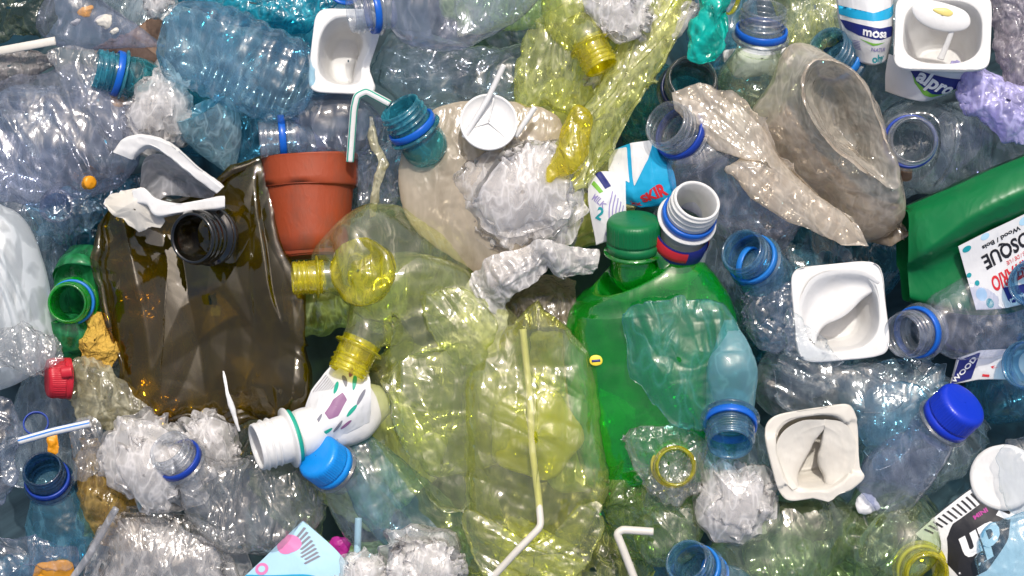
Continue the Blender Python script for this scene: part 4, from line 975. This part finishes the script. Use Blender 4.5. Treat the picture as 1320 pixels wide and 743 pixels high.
T.add('folded_wall', slab(crumple(fa, 1.6, 40, 2131), 1.2), CREAM, pb)
fb = patch([[(1062, 544, 83), (1086, 548, 83), (1100, 566, 83), (1100, 592, 83), (1090, 618, 83), (1070, 632, 82)],
            [(1063, 552, 75), (1080, 562, 74), (1087, 578, 72), (1088, 596, 70), (1082, 614, 70), (1070, 626, 72)],
            [(1062, 560, 68), (1062, 576, 66), (1060, 588, 62), (1062, 602, 58), (1066, 614, 58), (1066, 626, 62)],
            [(1062, 562, 58), (1061, 578, 50), (1060, 590, 44), (1062, 604, 40), (1067, 616, 40), (1068, 628, 44)]], 50, 60)
fb[..., :2] = (1053, 588) + (fb[..., :2] - (1053, 588)) * (1.06 - .06 * np.linspace(0, 1, 50)[:, None, None]); fb[..., 2] += 6 * np.clip(np.linspace(0, 3, 50), 0, 1)[:, None]
T.add('folded_wall', slab(crumple(fb, 1.6, 40, 2132), 1.2), CREAM, pb)
# bottom right
for q, (x, y, z, r, lab) in enumerate([(1002, 712, 66, 46, 'greenish clear bottle bottom with five bumps at the bottom edge'), (1122, 690, 50, 40, 'greenish clear bottle bottom beside the yellow ringed mouth')]):
    dm = lathe((x, y, z), (-.2 + .3 * q, -.15, .95), [(.03, .12), (.2, .10), (.4, .06), (.6, -.04), (.78, -.06), (.92, .06), (1.0, .24), (1.02, .5), (1.0, .9)], 100, lambda r_, d, th: 0 * r_, r)
    cdm = np.array([x, y, z]); rr_ = np.linspace(0, 1, 9)[:, None]; th_ = (np.arange(100) / 100 * 2 * math.pi)[None]
    dm = cr(dm, 60); k_ = np.linspace(0, 1, 60)[:, None]
    dm[..., 2] += r * .16 * np.cos(5 * th_) * np.exp(-((k_ - .42) / .16) ** 2)
    single('bottle_bottom_piece', lab, 'bottle', (x, y, z), geo(crumple(dm, 2.5, 40, 2300 + q, 2, cu=True), True), MILKG)
bag('clear creased sheet bridging the two white pots', [(1000, 462), (1070, 470), (1140, 466), (1150, 520), (1090, 540), (1010, 528)], 62, 10, 8, PET, (8, 66), 218, dirn=(.9, .3))
bag('bluish film flap right of the torn cream pot', [(1112, 520), (1165, 500), (1200, 530), (1160, 590), (1120, 600)], 56, 10, 8, PETB, (8, 66), 219, dirn=(.6, -.8))
T = Thing('white_lid', 'round white lid under clear film at the right edge', 'lid', (1290, 615, 56))
T.add('disc', geo(crumple(lathe((1292, 615, 60), (-.25, -.1, .96), [(.005, .02), (.5, .02), (.8, .02), (.86, .0), (.96, 0), (1, .05), (1, .2), (.94, .2)], 80, None, 42), 2, 40, 214, cu=True), True), WHITE)
T = Thing('printed_sleeve', 'black and white printed sleeve with big looping letters', 'carton', (1260, 690, 40))
CF = patch([[(1182, 690, 30), (1225, 650, 44), (1262, 622, 48), (1290, 610, 40), (1345, 600, 36)], [(1196, 706, 36), (1236, 682, 54), (1275, 660, 60), (1310, 645, 58), (1350, 640, 50)],
            [(1204, 740, 36), (1240, 730, 54), (1282, 712, 62), (1316, 694, 58), (1355, 690, 50)], [(1212, 790, 30), (1250, 790, 46), (1290, 780, 54), (1325, 770, 50), (1360, 765, 40)]], 80, 90)
CF = crumple(CF, 3, 44, 215, 2)
b_ = T.add('body', slab(CF, 8), PAPER)
spot(T, CF, [(.16, .34), (.24, .22), (.4, .20), (.55, .18), (.62, .28), (.68, .40), (.62, .60), (.42, .74), (.22, .76), (.12, .6)], INKK, b_, name='print_block')
letter(T, CF, 'up', (.40, .46), 60, INKW, -6, b_, .04, .9, off=1.0)
letter(T, CF, 'u', (.64, .36), 46, INKW, -40, b_, .04, .9, off=1.0)
letter(T, CF, 'MINI', (.46, .28), 10, INKM, -6, b_, .04, off=1.2)
for q in range(11): spot(T, CF, [(.06 + .04 * q, .04), (.075 + .04 * q, .04), (.10 + .04 * q, .19), (.085 + .04 * q, .19)], INKK, b_, .6, name='print_line')
bag('clear film dome over the white lid at the right edge', [(1286, 580), (1320, 560), (1360, 560), (1360, 660), (1310, 660), (1290, 630)], 78, 20, 8, PET, (6, 50), 216)
bag('pale blue crumpled film in the bottom right corner', [(1276, 690), (1310, 664), (1360, 655), (1360, 780), (1285, 780), (1270, 730)], 72, 24, 12, PETB, (10, 44), 217)
crushed('greenish clear bottle with domed shoulder, left of the yellow ring', [(930, 770, 20, 30, 20), (950, 730, 34, 46, 30), (985, 705, 40, 56, 36), (1035, 690, 34, 62, 36), (1080, 680, 24, 44, 26), (1100, 675, 16, 20, 12)], MILKG, (8, 76), 221, (.03, 9), nv=110, nu=110)
bottle('clear greenish bottle dome around a yellow ringed mouth', (1196, 742, 92), (.05, .1, .98), 30, [(1180, 720, 34, 56, 56), (1165, 705, 10, 74, 66), (1140, 690, -4, 72, 50), (1110, 670, -12, 46, 30)], MILKG, YELN, YELR, None, (8, 50), 222)
bag('olive tinted clear film below the torn cream pot', [(1000, 650), (1080, 640), (1140, 660), (1190, 640), (1190, 690), (1120, 700), (1040, 690), (1000, 680)], 8, 18, 16, film('olive_light', (.66, .70, .46), .22, (.34, .36, .18), .1, .4, 110), (12, 34), 223)

# ------------------------------------------------------------------ bottom middle
bag('clear creased film around the yellow ring under the green bottle', [(798, 562), (830, 552), (872, 552), (910, 566), (905, 610), (900, 640), (862, 648), (832, 636), (815, 600)], 78, 14, 12, CLR, (7.9, 34), 231)
T = bottle('clear bottle with a yellow ring facing the camera', (871, 602, 96), (.03, -.02, .99), 27, [(865, 630, 30, 40, 40), (850, 660, 10, 60, 44), (830, 680, 0, 62, 40), (800, 690, -10, 40, 26)], MILKG, YELN, YELR, None, (8, 40), 232)
wad('ragged white film wad below the turquoise bottle mouth', [(905, 572), (950, 595), (985, 600), (1002, 625), (996, 665), (975, 692), (940, 698), (908, 680), (898, 650), (906, 615)], 62, 26, WRAP, (10.1, 42), 233, 4, dirn=(.4, .9))
bag('greenish film folds right of the central yellow bottle', [(770, 600), (820, 610), (870, 650), (905, 690), (880, 715), (820, 700), (780, 680), (760, 640)], 34, 18, 16, film('green_yellow_film', (.66, .80, .42), .24, (.36, .48, .16), .1, .4, 110), (12, 40), 234)
straw('white bendy straw with an elbow near the bottom edge', [(820, 752, 92), (802, 705, 96), (795, 688, 97), (802, 683, 97), (842, 686, 94)], 5.2, CREAM, ang=())
crushed('clear dome of a bottle beside the bent white straw', [(830, 710, 40, 26, 20), (850, 695, 48, 40, 28), (880, 675, 48, 38, 28), (905, 660, 40, 20, 14)], MILKG, (7, 40), 235)
bottle('blue ringed bottle mouth at the bottom edge beside bent straw', (884, 722, 104), (-.45, -.48, .75), 31, [(928, 770, 60, 44, 34), (955, 800, 50, 46, 34)], PETB, NECKB, RBM, None, (6, 40), 236)
T = Thing('bottle_ring', 'small loose blue ring at the bottom edge', 'ring', (934, 732, 88))
T.add('band', geo(lathe((934, 732, 90), (.5, -.3, .8), RING, 60, None, 19), True, True), RBM)

# white neck with printed sleeve
T = bottle('white bottle neck with teal seal and printed leafy sleeve', (330, 577, 102), (-.88, .24, .34), 33, [(408, 556, 62, 32, 28), (420, 548, 58, 38, 32), (455, 532, 48, 40, 28), (490, 520, 36, 20, 16)], WHITE, WHITE, None, None, (1.5, 50), 241)
T.add('seal_ring', geo(lathe((330, 577, 102), (-.88, .24, .34), [(1.0, 1.40), (1.09, 1.38), (1.10, 1.5), (1.08, 1.62), (1.0, 1.62)], 60, None, 33), True, True), INKE)
SV = patch([[(388, 532, 70), (400, 505, 68), (424, 472, 60), (440, 462, 54)], [(392, 540, 92), (420, 520, 94), (450, 490, 84), (470, 480, 74)], [(384, 560, 94), (418, 552, 98), (450, 530, 92), (476, 512, 82)], [(390, 584, 80), (420, 574, 82), (450, 558, 80), (474, 545, 70)]], 70, 80)
SV = crumple(SV, 2.5, 40, 242, 2)
b_ = T.add('sleeve', slab(SV, 2), PAPER)
spot(T, SV, [(.30, .46), (.44, .38), (.60, .40), (.66, .52), (.52, .62), (.38, .58)], INKV, b_, name='print_leaf')
for q, (u, v, a, mt) in enumerate([(.55, .28, 30, INKE), (.8, .40, 60, INKE), (.72, .68, 20, INKE), (.34, .74, 10, INKE), (.86, .60, 40, INKS), (.70, .30, 70, INKS), (.50, .76, 30, INKS), (.22, .52, 60, INKS), (.62, .82, 10, INKV), (.84, .26, 40, INKV)]):
    t = np.arange(20) / 20 * 6.283; e = np.stack([.085 * np.cos(t), .03 * np.sin(t)], -1); ca, sa = math.cos(math.radians(-a)), math.sin(math.radians(-a))
    spot(T, SV, np.stack([u + e[:, 0] * ca - e[:, 1] * sa, v + e[:, 0] * sa + e[:, 1] * ca], -1), mt, b_, .5, name='print_leaf')
for q in range(7): spot(T, SV, [(.30 + .03 * q, .04 + .032 * q), (.62 - .01 * q, .04 + .032 * q), (.62 - .01 * q, .05 + .032 * q), (.30 + .03 * q, .05 + .032 * q)], INKS, b_, .5, name='print_line')
T = bottle('clear slim bottle with a sky blue cap', (408, 588, 104), (-.55, -.50, .66), 28.5, [(452, 640, 62, 36, 28), (470, 664, 50, 42, 30), (495, 700, 38, 40, 28), (520, 740, 24, 34, 22)], PET, NECKC, CAPL, CAPL, (6, 44), 243)
crushed('clear bottle side in shadow right of the sky blue cap', [(440, 560, 30, 16, 12), (470, 590, 40, 34, 22), (505, 640, 40, 48, 28), (550, 690, 34, 48, 28), (590, 735, 24, 34, 20)], PETB, (9, 50), 244, nv=110, nu=100)
T = Thing('juice_carton', 'pale blue carton corner with pink circles at the bottom edge', 'carton', (385, 715, 66))
CJ = patch([[(306, 752, 62), (340, 720, 66), (364, 696, 68), (390, 672, 66)], [(345, 790, 66), (372, 760, 70), (398, 730, 72), (440, 718, 68)], [(370, 830, 60), (405, 800, 64), (430, 790, 66), (470, 770, 62)]], 50, 60, sharp=True)
b_ = T.add('body', slab(CJ, 8), INKLB)
spot(T, CJ, [(.0, .0), (.14, .0), (.5, .45), (.9, .9), (.5, .98), (.0, .98)], INKB, b_, .35, name='print_band')
spot(T, CJ, disc_uv((.70, .10), .13, 1.0), INKP, b_, .6, name='print_circle')
R_ = disc_uv((.30, .08), .075, 1.0); spot(T, CJ, R_, INKP, b_, .7, name='print_circle'); spot(T, CJ, disc_uv((.30, .08), .04, 1.0), INKLB, b_, 1.1, name='print_circle')
for q in range(8): spot(T, CJ, [(.96 - .02 * q, .05 + .05 * q), (.97 - .02 * q, .075 + .05 * q), (.80 - .02 * q - .015 * (q % 3), .11 + .05 * q), (.79 - .02 * q - .015 * (q % 3), .085 + .05 * q)], INKS, b_, .5, name='print_line')
straw('short pale blue straw end below the sky blue capped bottle', [(462, 668, 60), (461, 700, 60), (460, 722, 58)], 4.6, solid('pale_blue_straw', (.45, .68, .78), .4), nv=24, ang=())
wad('lumpy white film wad at the bottom edge', [(505, 692), (530, 682), (560, 684), (585, 695), (602, 720), (606, 780), (500, 780), (496, 720)], 74, 30, WRAP, (9.4, 40), 245, 4, dirn=(.8, .5))
wad('small white film lump beside the pale blue carton', [(440, 720), (462, 708), (490, 714), (502, 735), (500, 780), (440, 780), (432, 745)], 70, 22, WRAP, (6.5, 30), 246, 4, dirn=(.3, .9))
bag('magenta printed scrap behind the pale blue carton', [(424, 700), (440, 692), (452, 702), (444, 718), (430, 716)], 36, 4, 4, INKM, (3, 14), 247, name='plastic_scrap', cat='scrap', m=40, n=12)
bag('clear film with green flecks between white neck and bag', [(340, 600), (385, 612), (420, 640), (415, 690), (380, 690), (345, 665), (320, 630)], 20, 14, 14, MILKG, (11, 30), 248)

# ------------------------------------------------------------------ bottom left
wad('large off-white bag full of air folds, left of the blue ringed neck', [(130, 580), (160, 540), (190, 528), (225, 545), (250, 575), (270, 610), (262, 650), (230, 665), (190, 650), (150, 630), (128, 610)], 54, 40, WRAP, (8.6, 57), 251, 4, dirn=(.5, .85))
wad('small off-white bag lobe under the torn olive bottle', [(240, 545), (262, 530), (285, 538), (300, 565), (305, 600), (280, 610), (250, 590)], 44, 24, WRAP, (6.5, 45), 252, 3, dirn=(.2, .95))
T = bottle('clear bottle with navy ring lying on the off-white bag', (215, 576, 108), (-.42, -.62, .66), 28, [(268, 636, 66, 44, 28), (300, 650, 60, 66, 34), (340, 655, 52, 68, 34), (380, 655, 42, 52, 28), (405, 655, 32, 26, 16)], CLR, NECKC, RB, None, (9, 44), 253)
bag('amber yellow bag side showing below the off-white bag', [(98, 560), (125, 560), (150, 620), (190, 660), (190, 710), (150, 715), (112, 690), (96, 640)], 26, 24, 20, film('amber_bag', (.88, .74, .40), .45, (.62, .42, .12), .16, .4, 100), (11, 40), 254)
bag('loose clear film loop left of the off-white bag', [(96, 545), (130, 548), (128, 600), (98, 620), (92, 585)], 60, 10, 8, CLR, (5.8, 34), 255)
wad('pale crumpled film sheet along the bottom left', [(130, 660), (210, 655), (300, 690), (330, 740), (330, 790), (110, 790), (110, 720)], 40, 26, WRAPG, (10.1, 55), 256, 3, dirn=(.95, .3))
bottle('dark blue bottle neck pointing up at the left', (54, 604, 70), (-.05, -.55, .82), 27, [(62, 668, 22, 40, 30), (66, 700, 14, 46, 32), (70, 740, 6, 46, 32), (72, 780, 0, 30, 22)], PETD, film('dark_blue_neck', (.26, .46, .66), .2, (.06, .20, .36), .08, .05, 120, spec=1.2), RB, None, (7, 40), 257)
T = Thing('bottle_ring', 'dark blue ring in the shade behind the striped straw', 'ring', (45, 545, 30))
T.add('band', geo(lathe((45, 540, 32), (.1, -.4, .85), RING, 60, None, 15), True, True), RB)
straw('white straw with blue stripes lying at the left', [(24, 569, 96), (70, 556, 98), (116, 546, 96)], 5, WHITE, RBM, ang=(.0, .2, .45, .7), nv=40)
straw('pale straw leaning at the bottom left corner', [(88, 752, 74), (115, 715, 80), (142, 668, 84), (150, 655, 84)], 4.6, TRAY, ang=(), nv=40)
bag('orange scrap at the bottom edge', [(45, 730), (70, 724), (95, 728), (92, 770), (46, 770)], 44, 8, 8, ORG, (4, 24), 258, name='plastic_scrap', cat='scrap', m=50, n=14)
bag('tiny orange scrap behind the striped straw', [(62, 562), (74, 560), (75, 585), (63, 587)], 34, 3, 3, ORG, (2, 10), 259, name='plastic_scrap', cat='scrap', m=40, n=12)
bag('grey lavender film at the far left edge', [(-30, 510), (18, 515), (28, 560), (20, 620), (-5, 650), (-30, 650)], 36, 20, 16, PETL, (11, 36), 260)
bag('grey clear film in the bottom left corner', [(-30, 690), (40, 684), (100, 700), (108, 730), (60, 735), (20, 780), (-30, 780)], 50, 18, 14, PETL, (12, 40), 261)
T = Thing('film_strip', 'thin pale torn strip hanging over the olive bottle', 'strip', (295, 520, 92))
T.add('strip', geo(crumple(tube_grid([(288, 478, 92), (294, 510, 94), (302, 535, 92), (308, 556, 88)], [1.5, 3, 2.5, 1], 10, 40, flat=.4, sharp=False), 1.5, 12, 262, cu=True), True), WHITE)
